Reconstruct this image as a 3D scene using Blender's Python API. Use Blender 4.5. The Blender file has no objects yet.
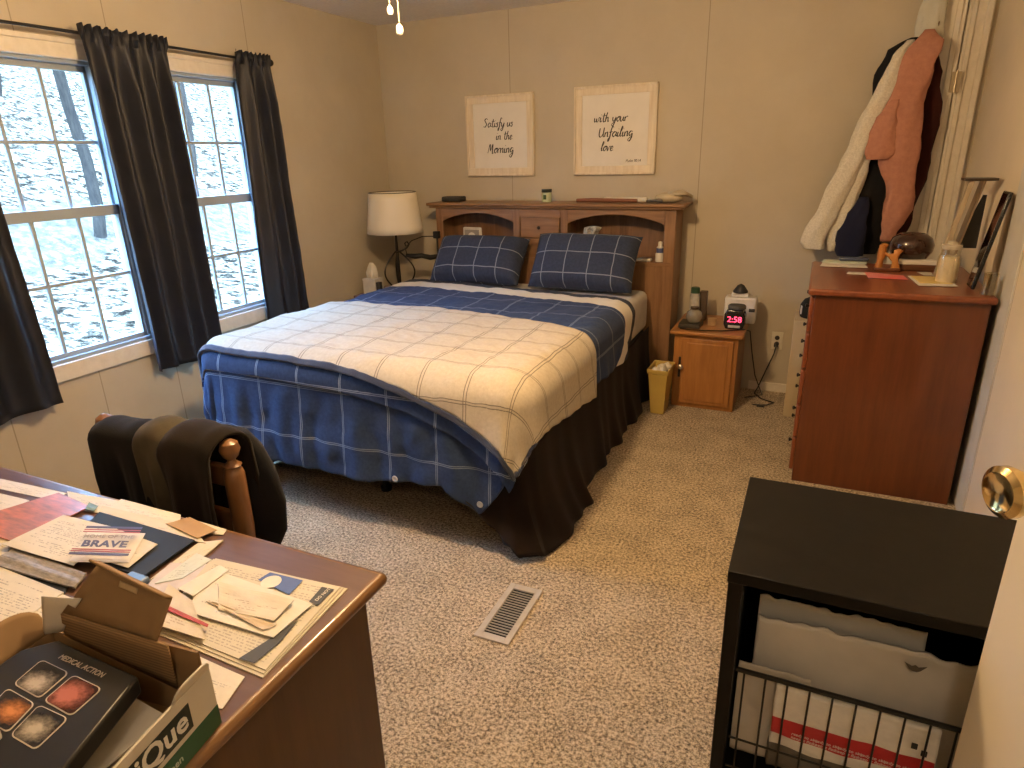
import bpy, bmesh, math, random
from mathutils import Vector, Matrix, noise
random.seed(7)
S = bpy.context.scene
COL = S.collection
PI = math.pi

# ------------------------------------------------------------------ camera
YAW, PITCH, ROLL, F_PX = math.radians(-24.948), math.radians(19.421), math.radians(-1.579), 651.16
CAM = Vector((0, 0, 1.55))
def cam_axes():
    f = Vector((math.sin(YAW)*math.cos(PITCH), math.cos(YAW)*math.cos(PITCH), -math.sin(PITCH)))
    r0 = Vector((math.cos(YAW), -math.sin(YAW), 0)); u0 = r0.cross(f)
    return r0*math.cos(ROLL)+u0*math.sin(ROLL), -r0*math.sin(ROLL)+u0*math.cos(ROLL), f
r_, u_, f_ = cam_axes()
cd = bpy.data.cameras.new('camera'); cam = bpy.data.objects.new('camera', cd); COL.objects.link(cam)
m = Matrix((r_, u_, -f_)).transposed().to_4x4(); m.translation = CAM
cam.matrix_world = m
cd.sensor_fit = 'HORIZONTAL'; cd.sensor_width = 36; cd.lens = F_PX/1024*36; cd.clip_start = .02; cd.clip_end = 200
S.camera = cam

# ------------------------------------------------------------------ world, light, exposure
w = bpy.data.worlds.new('world'); S.world = w; w.use_nodes = True
bg = w.node_tree.nodes['Background']; bg.inputs[0].default_value = (.48, .73, 1, 1); bg.inputs[1].default_value = 17
_tc = w.node_tree.nodes.new('ShaderNodeTexCoord'); _sp = w.node_tree.nodes.new('ShaderNodeSeparateXYZ'); _rp = w.node_tree.nodes.new('ShaderNodeValToRGB')
w.node_tree.links.new(_tc.outputs['Generated'], _sp.inputs[0]); w.node_tree.links.new(_sp.outputs[2], _rp.inputs[0]); w.node_tree.links.new(_rp.outputs[0], bg.inputs[0])
_rp.color_ramp.elements[0].position = .1; _rp.color_ramp.elements[0].color = (.30, .42, .52, 1)
_rp.color_ramp.elements[1].position = .75; _rp.color_ramp.elements[1].color = (.85, 1.85, 3.5, 1)
S.view_settings.view_transform = 'Standard'; S.view_settings.look = 'None'
S.view_settings.exposure = 0.0; S.view_settings.gamma = 1; S.view_settings.use_curve_mapping = False
hl = bpy.data.lights.new('fill_light', 'AREA'); hl.shape = 'DISK'; hl.size = .35; hl.energy = 10; hl.color = (1, .80, .58)  # unseen light added behind the camera to brighten the mail in the cabinet
hlo = bpy.data.objects.new('fill_light', hl); COL.objects.link(hlo); hlo.location = (.25, -.75, 2.40)
LAMP = Vector((-1.1, 1.72, 2.2)); LAMP_EMIT = 460.0; LAMP_COL = (1, .655, .325)

# ------------------------------------------------------------------ material helpers
def new_mat(name):
    m = bpy.data.materials.new(name); m.use_nodes = True
    nt = m.node_tree; return m, nt, nt.nodes['Principled BSDF']
def N(nt, t, **kw):
    n = nt.nodes.new(t)
    for k, v in kw.items():
        if isinstance(k, str) and hasattr(n, k): setattr(n, k, v)
    return n
def math_(nt, op, a, b=None, c=None):
    n = nt.nodes.new('ShaderNodeMath'); n.operation = op
    for i, v in enumerate((a, b, c)):
        if v is None: continue
        if isinstance(v, (int, float)): n.inputs[i].default_value = v
        else: nt.links.new(v, n.inputs[i])
    return n.outputs[0]
def mixc(nt, f, a, b):
    n = nt.nodes.new('ShaderNodeMix'); n.data_type = 'RGBA'
    for s, v in ((0, f), (6, a), (7, b)):
        if isinstance(v, (int, float)): n.inputs[s].default_value = v
        elif isinstance(v, tuple): n.inputs[s].default_value = (*v, 1) if len(v) == 3 else v
        else: nt.links.new(v, n.inputs[s])
    return n.outputs[2]
def coords(nt, kind='Object', scale=(1, 1, 1)):
    tc = nt.nodes.new('ShaderNodeTexCoord'); mp = nt.nodes.new('ShaderNodeMapping'); mp.inputs['Scale'].default_value = scale
    nt.links.new(tc.outputs[kind], mp.inputs[0]); return mp.outputs[0]
def noise_(nt, vec, scale, detail=4, rough=.6):
    n = nt.nodes.new('ShaderNodeTexNoise'); n.inputs['Scale'].default_value = scale; n.inputs['Detail'].default_value = detail
    n.inputs['Roughness'].default_value = rough; nt.links.new(vec, n.inputs['Vector']); return n.outputs['Fac']
def ramp(nt, f, stops):
    n = nt.nodes.new('ShaderNodeValToRGB'); e = n.color_ramp.elements
    while len(e) < len(stops): e.new(.5)
    for i, (p, c) in enumerate(stops):
        e[i].position = p; e[i].color = (*c, 1) if len(c) == 3 else c
    nt.links.new(f, n.inputs[0]); return n.outputs[0]
def bump(nt, b, h, strength=.3, dist=.01):
    n = nt.nodes.new('ShaderNodeBump'); n.inputs['Strength'].default_value = strength; n.inputs['Distance'].default_value = dist
    nt.links.new(h, n.inputs['Height']); nt.links.new(n.outputs[0], b.inputs['Normal'])
MC = {}
def pm(name, c, c2=None, scale=20, rough=.6, metal=0, bmp=0, bscale=None, stretch=(1, 1, 1), spec=.5, bdist=.003, coat=0):
    if name in MC: return MC[name]
    m, nt, b = new_mat(name)
    b.inputs['Roughness'].default_value = rough; b.inputs['Metallic'].default_value = metal
    b.inputs['Specular IOR Level'].default_value = spec; b.inputs['Coat Weight'].default_value = coat
    v = coords(nt, 'Object', stretch)
    f = noise_(nt, v, scale)
    c2 = c2 or tuple(x*.82 for x in c)
    nt.links.new(ramp(nt, f, [(.3, c2), (.7, c)]), b.inputs['Base Color'])
    if bmp: bump(nt, b, noise_(nt, v, bscale or scale*3, 3), bmp, bdist)
    MC[name] = m; return m
def wood(name, c1, c2, axis='x', rough=.4, scale=1.0, coat=.0, spec=.5):
    if name in MC: return MC[name]
    m, nt, b = new_mat(name)
    st = {'x': (2, 22, 22), 'y': (22, 2, 22), 'z': (22, 22, 2)}[axis]
    v = coords(nt, 'Object', tuple(s*scale for s in st))
    f = noise_(nt, v, 1.6, 6, .65); g = noise_(nt, coords(nt, 'Object', (1.5, 1.5, 1.5)), 2.5, 3)
    f2 = math_(nt, 'ADD', math_(nt, 'MULTIPLY', f, .7), math_(nt, 'MULTIPLY', g, .3))
    nt.links.new(ramp(nt, f2, [(.32, c2), (.62, c1)]), b.inputs['Base Color'])
    b.inputs['Roughness'].default_value = rough; b.inputs['Coat Weight'].default_value = coat; b.inputs['Specular IOR Level'].default_value = spec
    bump(nt, b, f, .12, .002); MC[name] = m; return m
def fabric(name, c, c2=None, rough=.95, bmp=.4, bscale=350, sheen=.05):
    if name in MC: return MC[name]
    m = pm(name, c, c2, 8, rough, 0, bmp, bscale, spec=.15)
    m.node_tree.nodes['Principled BSDF'].inputs['Sheen Weight'].default_value = sheen
    return m
def line_mask(nt, coord, period, offs, width):
    fr = math_(nt, 'FRACT', math_(nt, 'DIVIDE', coord, period)); out = None
    for o in offs:
        n = nt.nodes.new('ShaderNodeMath'); n.operation = 'COMPARE'; nt.links.new(fr, n.inputs[0])
        n.inputs[1].default_value = o; n.inputs[2].default_value = width/period/2
        out = n.outputs[0] if out is None else math_(nt, 'MAXIMUM', out, n.outputs[0])
    return out
def plaid(name, base, base2, line, px, py, offs=(.5,), width=.004, bands=None, strength=.8, offs2=None):
    m, nt, b = new_mat(name)
    uv = nt.nodes.new('ShaderNodeUVMap'); uv.uv_map = 'cloth'
    sp = nt.nodes.new('ShaderNodeSeparateXYZ'); nt.links.new(uv.outputs[0], sp.inputs[0])
    a = line_mask(nt, sp.outputs[0], px, offs, width); c = line_mask(nt, sp.outputs[1], py, offs2 or offs, width)
    mk = math_(nt, 'MULTIPLY', math_(nt, 'MAXIMUM', a, c), strength)
    f = noise_(nt, uv.outputs[0], 60, 5, .7)
    col = mixc(nt, mk, ramp(nt, f, [(.35, base2), (.65, base)]), line)
    if bands:
        u2 = nt.nodes.new('ShaderNodeUVMap'); u2.uv_map = 'param'; s2 = nt.nodes.new('ShaderNodeSeparateXYZ'); nt.links.new(u2.outputs[0], s2.inputs[0])
        for lo, hi, bc in bands:
            q = math_(nt, 'MULTIPLY', math_(nt, 'GREATER_THAN', s2.outputs[1], lo), math_(nt, 'LESS_THAN', s2.outputs[1], hi))
            col = mixc(nt, q, col, bc)
    nt.links.new(col, b.inputs['Base Color']); b.inputs['Roughness'].default_value = .85; b.inputs['Specular IOR Level'].default_value = .2
    b.inputs['Sheen Weight'].default_value = .04
    bump(nt, b, noise_(nt, uv.outputs[0], 400, 2), .3, .001)
    return m
def printed(name, paper=(.8, .76, .68), ink=(.12, .12, .14), lines=22, cover=.5, cols=18, margin=.1, strength=.7):
    """paper with rows of small print (UV 'cloth' 0..1)"""
    if name in MC: return MC[name]
    m, nt, b = new_mat(name)
    uv = nt.nodes.new('ShaderNodeUVMap'); uv.uv_map = 'param'; sp = nt.nodes.new('ShaderNodeSeparateXYZ'); nt.links.new(uv.outputs[0], sp.inputs[0])
    x, y = sp.outputs[0], sp.outputs[1]
    row = math_(nt, 'FLOOR', math_(nt, 'MULTIPLY', y, lines)); fr = math_(nt, 'FRACT', math_(nt, 'MULTIPLY', y, lines))
    on = math_(nt, 'LESS_THAN', fr, .42)
    cx = nt.nodes.new('ShaderNodeCombineXYZ'); nt.links.new(math_(nt, 'MULTIPLY', x, cols), cx.inputs[0]); nt.links.new(math_(nt, 'MULTIPLY', row, 7.31), cx.inputs[1])
    words = math_(nt, 'GREATER_THAN', noise_(nt, cx.outputs[0], 1.6, 2), .5)
    c2 = nt.nodes.new('ShaderNodeCombineXYZ'); nt.links.new(math_(nt, 'MULTIPLY', row, 3.7), c2.inputs[1]); nt.links.new(math_(nt, 'MULTIPLY', x, 1.3), c2.inputs[0])
    rows = math_(nt, 'LESS_THAN', noise_(nt, c2.outputs[0], .9, 1), cover)
    mx = math_(nt, 'MULTIPLY', math_(nt, 'GREATER_THAN', x, margin), math_(nt, 'LESS_THAN', x, 1-margin))
    my = math_(nt, 'MULTIPLY', math_(nt, 'GREATER_THAN', y, margin), math_(nt, 'LESS_THAN', y, 1-margin))
    k = math_(nt, 'MULTIPLY', math_(nt, 'MULTIPLY', on, words), math_(nt, 'MULTIPLY', rows, math_(nt, 'MULTIPLY', mx, my)))
    base = ramp(nt, noise_(nt, uv.outputs[0], 5, 3), [(.3, tuple(q*.9 for q in paper)), (.7, paper)])
    nt.links.new(mixc(nt, math_(nt, 'MULTIPLY', k, strength), base, ink), b.inputs['Base Color'])
    b.inputs['Roughness'].default_value = .6; MC[name] = m; return m
def emissive(name, c, s):
    m, nt, b = new_mat(name); b.inputs['Base Color'].default_value = (*c, 1)
    b.inputs['Emission Color'].default_value = (*c, 1); b.inputs['Emission Strength'].default_value = s; return m
def glass(name, tint=(1, 1, 1), gloss=.06, rough=.02):
    m = bpy.data.materials.new(name); m.use_nodes = True; nt = m.node_tree; nt.nodes.remove(nt.nodes['Principled BSDF'])
    t = nt.nodes.new('ShaderNodeBsdfTransparent'); t.inputs[0].default_value = (*tint, 1)
    g = nt.nodes.new('ShaderNodeBsdfGlossy'); g.inputs['Roughness'].default_value = rough
    x = nt.nodes.new('ShaderNodeMixShader'); x.inputs[0].default_value = gloss
    nt.links.new(t.outputs[0], x.inputs[1]); nt.links.new(g.outputs[0], x.inputs[2]); nt.links.new(x.outputs[0], nt.nodes['Material Output'].inputs[0])
    return m

# ------------------------------------------------------------------ object helpers
def tag(o, label=None, cat=None, group=None, kind=None):
    if label: o['label'] = label
    if cat: o['category'] = cat
    if group: o['group'] = group
    if kind: o['kind'] = kind
    return o
def thing(name, label, cat, loc=(0, 0, 0), rotz=0, group=None, rot=None):
    o = bpy.data.objects.new(name, None); COL.objects.link(o); o.empty_display_size = .05
    o.location = loc; o.rotation_euler = rot or (0, 0, rotz)
    o['mw'] = [x for row in (Matrix.Translation(loc) @ o.rotation_euler.to_matrix().to_4x4()) for x in row]
    return tag(o, label, cat, group)
def mw(o):
    if o is None: return Matrix.Identity(4)
    if 'mw' in o: v = list(o['mw']); return Matrix([v[i*4:i*4+4] for i in range(4)])
    return mw(o.parent) if o.parent else Matrix.Translation(o.location)
class MB:
    def __init__(s): s.v = []; s.f = []; s.uv = {}; s.uv2 = {}
    def add(s, vs, fs, m=None):
        b = len(s.v)
        for p in vs: s.v.append((m @ Vector(p)) if m else Vector(p))
        s.f += [tuple(b+i for i in f) for f in fs]; return s
    def box(s, x0, x1, y0, y1, z0, z1, m=None):
        return s.add([(x, y, z) for x in (x0, x1) for y in (y0, y1) for z in (z0, z1)],
                     [(0, 1, 3, 2), (4, 6, 7, 5), (0, 4, 5, 1), (2, 3, 7, 6), (0, 2, 6, 4), (1, 5, 7, 3)], m)
    def lathe(s, prof, c=(0, 0, 0), n=24, m=None, cap=True):
        vs = []; fs = []
        for r, z in prof:
            for k in range(n): a = 2*PI*k/n; vs.append((c[0]+r*math.cos(a), c[1]+r*math.sin(a), c[2]+z))
        for i in range(len(prof)-1):
            for k in range(n): fs.append((i*n+k, i*n+(k+1) % n, (i+1)*n+(k+1) % n, (i+1)*n+k))
        if cap:
            if prof[0][0] > 1e-4: fs.append(tuple(reversed(range(n))))
            if prof[-1][0] > 1e-4: fs.append(tuple((len(prof)-1)*n+k for k in range(n)))
        return s.add(vs, fs, m)
    def tube(s, pts, r, n=8, m=None, closed=False):
        pts = [Vector(p) for p in pts]; L = len(pts); vs = []; fs = []; up = Vector((0, 0, 1)); prev = None
        for i, p in enumerate(pts):
            if closed: d = pts[(i+1) % L]-pts[i-1]
            else: d = pts[min(i+1, L-1)]-pts[max(i-1, 0)]
            d.normalize()
            a = prev if prev is not None else (up if abs(d.z) < .9 else Vector((1, 0, 0)))
            x = a-d*a.dot(d); x.normalize(); prev = x; y = d.cross(x)
            rr = r[i] if isinstance(r, (list, tuple)) else r
            for k in range(n): t = 2*PI*k/n; vs.append(p+(x*math.cos(t)+y*math.sin(t))*rr)
        for i in range(L if closed else L-1):
            j = (i+1) % L
            for k in range(n): fs.append((i*n+k, i*n+(k+1) % n, j*n+(k+1) % n, j*n+k))
        if not closed: fs += [tuple(reversed(range(n))), tuple((L-1)*n+k for k in range(n))]
        return s.add(vs, fs, m)
    def prism(s, poly, z0, z1, m=None):
        n = len(poly); vs = [(x, y, z0) for x, y in poly]+[(x, y, z1) for x, y in poly]
        return s.add(vs, [tuple(reversed(range(n))), tuple(range(n, 2*n))]+[(i, (i+1) % n, n+(i+1) % n, n+i) for i in range(n)], m)
    def ellipsoid(s, c, r, n=20, k=12, m=None, p=1):
        prof = [(max(1e-5, math.sin(PI*i/k)**p), -math.cos(PI*i/k)) for i in range(k+1)]
        vs = []; fs = []
        for a, z in prof:
            for j in range(n): t = 2*PI*j/n; vs.append((c[0]+r[0]*a*math.cos(t), c[1]+r[1]*a*math.sin(t), c[2]+r[2]*z))
        for i in range(k):
            for j in range(n): fs.append((i*n+j, i*n+(j+1) % n, (i+1)*n+(j+1) % n, (i+1)*n+j))
        return s.add(vs, fs, m)
    def grid(s, fn, nu, nv, cloth=None, m=None):
        b = len(s.v)
        for j in range(nv+1):
            for i in range(nu+1):
                u, v = i/nu, j/nv; p = fn(u, v); s.v.append((m @ Vector(p)) if m else Vector(p))
                s.uv2[len(s.v)-1] = (u, v); s.uv[len(s.v)-1] = cloth(u, v) if cloth else (u, v)
        s.f += [(b+j*(nu+1)+i, b+j*(nu+1)+i+1, b+(j+1)*(nu+1)+i+1, b+(j+1)*(nu+1)+i) for j in range(nv) for i in range(nu)]
        return s
    def loft(s, rings, n=32, ripple=0, freq=5, m=None, seed=0, p=1.0):
        """rings: (cx, cy, z, rx, ry)"""
        vs = []; fs = []
        for i, (cx, cy, z, rx, ry) in enumerate(rings):
            for k in range(n):
                t = 2*PI*k/n
                q = 1+ripple*math.sin(freq*t+seed+.35*i)+ripple*.7*noise.noise(Vector((math.cos(t)*1.5+seed, math.sin(t)*1.5, i*.25)))
                c, d = math.cos(t), math.sin(t)
                vs.append((cx+rx*q*math.copysign(abs(c)**p, c), cy+ry*q*math.copysign(abs(d)**p, d), z))
        for i in range(len(rings)-1):
            for k in range(n): fs.append((i*n+k, i*n+(k+1) % n, (i+1)*n+(k+1) % n, (i+1)*n+k))
        fs += [tuple(reversed(range(n))), tuple((len(rings)-1)*n+k for k in range(n))]
        return s.add(vs, fs, m)
    def build(s, name, mat, parent=None, bevel=0, seg=2, solid=0, smooth=40, sub=0, label=None, solid_off=0):
        me = bpy.data.meshes.new(name)
        inv = mw(parent).inverted() if parent else Matrix.Identity(4)
        me.from_pydata([inv @ v for v in s.v], [], s.f)
        if s.uv:
            for nm, d in (('cloth', s.uv), ('param', s.uv2)):
                l = me.uv_layers.new(name=nm)
                for lp in me.loops: l.data[lp.index].uv = d.get(lp.vertex_index, (0, 0))
        bm = bmesh.new(); bm.from_mesh(me)
        if not s.uv: bmesh.ops.recalc_face_normals(bm, faces=bm.faces)
        bm.to_mesh(me); bm.free()
        if smooth is not None:
            for p in me.polygons: p.use_smooth = True
            me.set_sharp_from_angle(angle=math.radians(smooth))
        me.materials.append(mat)
        o = bpy.data.objects.new(name, me); COL.objects.link(o)
        if parent: o.parent = parent
        if solid:
            q = o.modifiers.new('solid', 'SOLIDIFY'); q.thickness = solid; q.offset = solid_off
        if bevel:
            q = o.modifiers.new('bevel', 'BEVEL'); q.width = bevel; q.segments = seg; q.limit_method = 'ANGLE'; q.angle_limit = math.radians(50)
        if sub:
            q = o.modifiers.new('sub', 'SUBSURF'); q.levels = sub; q.render_levels = sub
        if label: o['label'] = label
        return o
def text_part(txt, name, mat, parent, size, M, shear=0, extrude=.0003, align='LEFT', space=1.0, offset=0, label=None, lead=1.0, sx=1.0):
    cu = bpy.data.curves.new(name, 'FONT'); cu.body = txt; cu.size = size; cu.shear = shear; cu.extrude = extrude
    cu.align_x = align; cu.space_character = space; cu.offset = offset; cu.space_line = lead; cu.resolution_u = 3
    tmp = bpy.data.objects.new('tmp', cu); COL.objects.link(tmp)
    bpy.context.view_layer.update()
    me = bpy.data.meshes.new_from_object(tmp.evaluated_get(bpy.context.evaluated_depsgraph_get()))
    bpy.data.objects.remove(tmp)
    me.transform(mw(parent).inverted() @ M @ Matrix.Diagonal((sx, 1, 1, 1)))
    me.materials.clear(); me.materials.append(mat); me.name = name
    o = bpy.data.objects.new(name, me); COL.objects.link(o); o.parent = parent
    if label: o['label'] = label
    return o
def RX(a): return Matrix.Rotation(a, 4, 'X')
def RY(a): return Matrix.Rotation(a, 4, 'Y')
def RZ(a): return Matrix.Rotation(a, 4, 'Z')
def T(x, y, z): return Matrix.Translation((x, y, z))
def struct(o): o['kind'] = 'structure'; return o
def nz(x, y=0, z=0): return noise.noise(Vector((x, y, z)))

# ------------------------------------------------------------------ room dimensions
XL, XR, YB, YF, ZC = -3.09, .72, 4.465, -1.1, 2.46
WIN = [(1.55, 2.202), (2.48, 3.08)]; WZ0, WZ1 = .712, 1.995

def wall_mat(name, seams, axis, cols=((.48, .425, .33), (.535, .48, .38))):
    m, nt, b = new_mat(name)
    v = coords(nt); sp = nt.nodes.new('ShaderNodeSeparateXYZ'); nt.links.new(v, sp.inputs[0]); c = sp.outputs[axis]
    k = None
    for s_ in seams:
        n = nt.nodes.new('ShaderNodeMath'); n.operation = 'COMPARE'; nt.links.new(c, n.inputs[0]); n.inputs[1].default_value = s_; n.inputs[2].default_value = .0025
        k = n.outputs[0] if k is None else math_(nt, 'MAXIMUM', k, n.outputs[0])
    f = noise_(nt, v, 3, 5); base = ramp(nt, f, [(.3, cols[0]), (.7, cols[1])])
    nt.links.new(mixc(nt, math_(nt, 'MULTIPLY', k, .6), base, (.2, .16, .11)) if k else base, b.inputs['Base Color'])
    b.inputs['Roughness'].default_value = .55; b.inputs['Specular IOR Level'].default_value = .3
    bump(nt, b, noise_(nt, v, 140, 3), .25, .002); return m
WM_L = wall_mat('wall_panel_left', [1.47, 1.893, 2.31, 3.17], 1)
WM_B = wall_mat('wall_panel_back', [-.72, -2.03, .55], 0)
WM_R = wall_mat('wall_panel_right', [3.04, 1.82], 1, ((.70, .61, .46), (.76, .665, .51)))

def carpet_mat():
    m, nt, b = new_mat('carpet'); v = coords(nt)
    a = noise_(nt, v, 92, 3, .85); g = noise_(nt, v, 7, 4); vo = nt.nodes.new('ShaderNodeTexVoronoi'); vo.inputs['Scale'].default_value = 150; nt.links.new(v, vo.inputs['Vector'])
    f = math_(nt, 'ADD', math_(nt, 'MULTIPLY', a, .88), math_(nt, 'MULTIPLY', g, .12))
    nt.links.new(ramp(nt, f, [(.38, (.07, .05, .03)), (.475, (.32, .245, .155)), (.575, (.66, .54, .375))]), b.inputs['Base Color'])
    b.inputs['Roughness'].default_value = 1; b.inputs['Specular IOR Level'].default_value = .05; b.inputs['Sheen Weight'].default_value = .2
    h = math_(nt, 'ADD', math_(nt, 'MULTIPLY', a, 1.0), math_(nt, 'MULTIPLY', vo.outputs['Distance'], -.4))
    bump(nt, b, h, .9, .012); return m
struct(MB().box(XL-.1, XR+.1, YF-.1, YB+.1, -.05, 0).build('floor', carpet_mat()))
struct(MB().box(XL-.1, XR+.1, YF-.1, YB+.1, ZC, ZC+.05).build('ceiling', pm('ceiling_paint', (.84, .81, .77), (.74, .71, .67), 60, .9, bmp=.6, bscale=90)))
b = MB(); t0 = XL-.1
ys = [YF-.1]+[q for wv in WIN for q in wv]+[YB+.1]
for i in range(0, len(ys), 2): b.box(t0, XL, ys[i], ys[i+1], 0, ZC)
for a, c in WIN: b.box(t0, XL, a, c, 0, WZ0).box(t0, XL, a, c, WZ1, ZC)
struct(b.build('wall_left', WM_L))
struct(MB().box(XL-.1, XR+.1, YB, YB+.1, 0, ZC).build('wall_back', WM_B))
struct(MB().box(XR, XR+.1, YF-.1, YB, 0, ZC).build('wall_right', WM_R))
struct(MB().box(XL-.1, XR+.1, YF-.1, YF, 0, ZC).build('wall_front', WM_B))
TRIMW = pm('painted_trim', (.74, .69, .60), (.66, .61, .52), 30, .5)
# window headers and aprons
for i, (a, c) in enumerate(WIN):
    hd = MB().box(XL, XL+.02, a-.06, c+.06, WZ1, WZ1+.075).box(XL, XL+.028, a-.07, c+.07, WZ1+.06, WZ1+.082)
    struct(hd.build('trim_%d' % (i*2+1), TRIMW, bevel=.004))
    ap = MB().box(XL, XL+.022, a-.06, c+.06, WZ0-.095, WZ0-.015)
    struct(ap.build('trim_%d' % (i*2+2), TRIMW, bevel=.004))
# right wall pale batten and door casing in the back right corner
struct(MB().box(XR-.006, XR, 3.05, 3.30, 0, ZC).build('trim_5', pm('pale_batten', (.62, .6, .55), (.56, .54, .49), 10, .5), bevel=.002))
cs = MB()
for x0, x1, d in ((.585, .70, .018), (.60, .625, .03), (.665, .695, .034)): cs.box(x0, x1, YB-d, YB, 0, 2.35)
struct(cs.build('trim_6', TRIMW, bevel=.005))
struct(MB().box(.36, .72, YB-.02, YB, 2.36, 2.44).build('trim_7', TRIMW, bevel=.005))
dl = MB().box(.40, .578, YB-.032, YB-.002, .02, 2.34).box(.42, .45, YB-.042, YB-.03, .1, 2.3).box(.53, .558, YB-.042, YB-.03, .1, 2.3)
d1 = struct(dl.build('door_1', pm('white_door_paint', (.78, .74, .66), (.70, .66, .58), 14, .45), bevel=.004))
for z in (.4, 1.8):
    MB().box(.560, .604, YB-.052, YB-.042, z, z+.10).tube([(.581, YB-.054, z-.005), (.581, YB-.054, z+.105)], .006).build('hinge', pm('old_brass_painted', (.5, .42, .3), rough=.4, metal=.5), d1)
struct(MB().box(XL, -2.7, YB-.012, YB, 0, .07).box(-.3, .36, YB-.012, YB, 0, .06).build('baseboard_back', TRIMW, bevel=.003))

# windows
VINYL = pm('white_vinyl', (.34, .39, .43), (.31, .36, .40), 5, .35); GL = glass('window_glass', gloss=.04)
for i, (a, c) in enumerate(WIN):
    xo, xi = XL-.06, XL-.02; zm = 1.345; fw = .016
    f = MB().box(xo, XL+.0, a, a+fw, WZ0, WZ1).box(xo, XL, c-fw, c, WZ0, WZ1).box(xo, XL, a, c, WZ1-fw, WZ1).box(xo, XL+.012, a, c, WZ0-.018, WZ0+.004)
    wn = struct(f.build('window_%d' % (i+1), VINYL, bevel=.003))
    for nm, x, z0, z1 in (('upper_sash', XL-.044, zm-.02, WZ1-fw+.004), ('lower_sash', XL-.017, WZ0+.004, zm+.028)):
        s_ = MB(); y0, y1 = a+fw, c-fw; q = .014; h = .012
        rail = .048 if nm == 'lower_sash' else .03
        s_.box(x-h, x+h, y0, y0+q, z0, z1).box(x-h, x+h, y1-q, y1, z0, z1).box(x-h, x+h, y0, y1, z0, z0+(.022 if nm == 'lower_sash' else .036)).box(x-h, x+h, y0, y1, z1-rail, z1)
        for k in (1, 2): yy = y0+(y1-y0)*k/3; s_.box(x-.007, x+.007, yy-.008, yy+.008, z0+.02, z1-.02)
        zz = (z0+z1)/2; s_.box(x-.0065, x+.0065, y0+.01, y1-.01, zz-.008, zz+.008)
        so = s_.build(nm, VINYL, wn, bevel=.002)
        MB().box(x-.002, x+.002, y0+.01, y1-.01, z0+.02, z1-.02).build('window_glass', GL, so)

# ------------------------------------------------------------------ outside: leaf-covered hillside and trunks
def ground_z(d):
    return -.55 + max(0, d-4)*.10 + max(0, d-9)*.22
def leaf_mat():
    m, nt, b = new_mat('leaf_litter'); v = coords(nt)
    sp = nt.nodes.new('ShaderNodeSeparateXYZ'); nt.links.new(v, sp.inputs[0])
    st = nt.nodes.new('ShaderNodeMapping'); st.inputs['Scale'].default_value = (.6, 1, 1); nt.links.new(v, st.inputs[0])
    a = noise_(nt, st.outputs[0], 7, 3, .75); g = noise_(nt, v, .5, 3)
    lit = ramp(nt, a, [(.38, (.010, .007, .005)), (.48, (.050, .034, .022)), (.56, (.21, .145, .092))])
    gr = ramp(nt, noise_(nt, v, 3, 5, .8), [(.35, (.045, .034, .024)), (.65, (.115, .088, .060))])
    dd = math_(nt, 'ADD', sp.outputs[0], math_(nt, 'MULTIPLY', g, 3.0))
    band = math_(nt, 'MULTIPLY', math_(nt, 'GREATER_THAN', dd, -13.6), math_(nt, 'LESS_THAN', dd, -10.6))
    nt.links.new(mixc(nt, math_(nt, 'MULTIPLY', band, .75), lit, gr), b.inputs['Base Color']); b.inputs['Roughness'].default_value = 1; b.inputs['Specular IOR Level'].default_value = 0
    return m
g = MB().grid(lambda u, v: (XL-.3-u*45, -30+v*75, ground_z(u*45)+.25*nz(u*14, v*22)), 90, 100)
go = g.build('ground', leaf_mat()); struct(go)
BARK = pm('bark', (.055, .042, .032), (.028, .022, .018), 6, .9, bmp=.8, bscale=20, stretch=(3, 3, .6), spec=0)
trees = [(-13, 8.6, .12), (-16.5, 14.0, .2), (-19, 7.5, .22), (-15, 11.2, .13), (-22, 19, .25), (-12.5, 9.9, .10), (-24, 13.5, .25)]
tl = ['slender bare tree seen through the top of the nearer window', 'dark tree trunk seen through the far window', 'thick tree trunk high on the hillside outside the near window',
      'thin bare trunk outside, between the other trees on the slope', 'farthest right tree trunk up the leaf-covered hillside', 'thin sapling nearest the house outside the near window', 'thick trunk at the top of the slope outside']
for i, (x, y, r) in enumerate(trees):
    d = XL-.3-x; z = ground_z(d)-.3; t = thing('tree', tl[i], 'tree', (x, y, z), 0, 'bare trees on the hillside outside')
    pts = [(x+.25*nz(i, k*.3), y+.35*nz(i+5, k*.3), z+k*.9) for k in range(12)]
    MB().tube(pts, [r*(1-.05*k) for k in range(12)], 10).build('trunk', BARK, t)
    for k in range(4, 11):
        p = Vector(pts[k]); a = k*2.4+i; e = [p+Vector((math.cos(a)*s_*.5, math.sin(a)*s_*.5, s_*.4)) for s_ in (0, .8, 1.7, 2.6)]
        MB().tube(e, [r*.3, r*.22, r*.13, r*.05], 6).build('branch', BARK, t)

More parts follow.
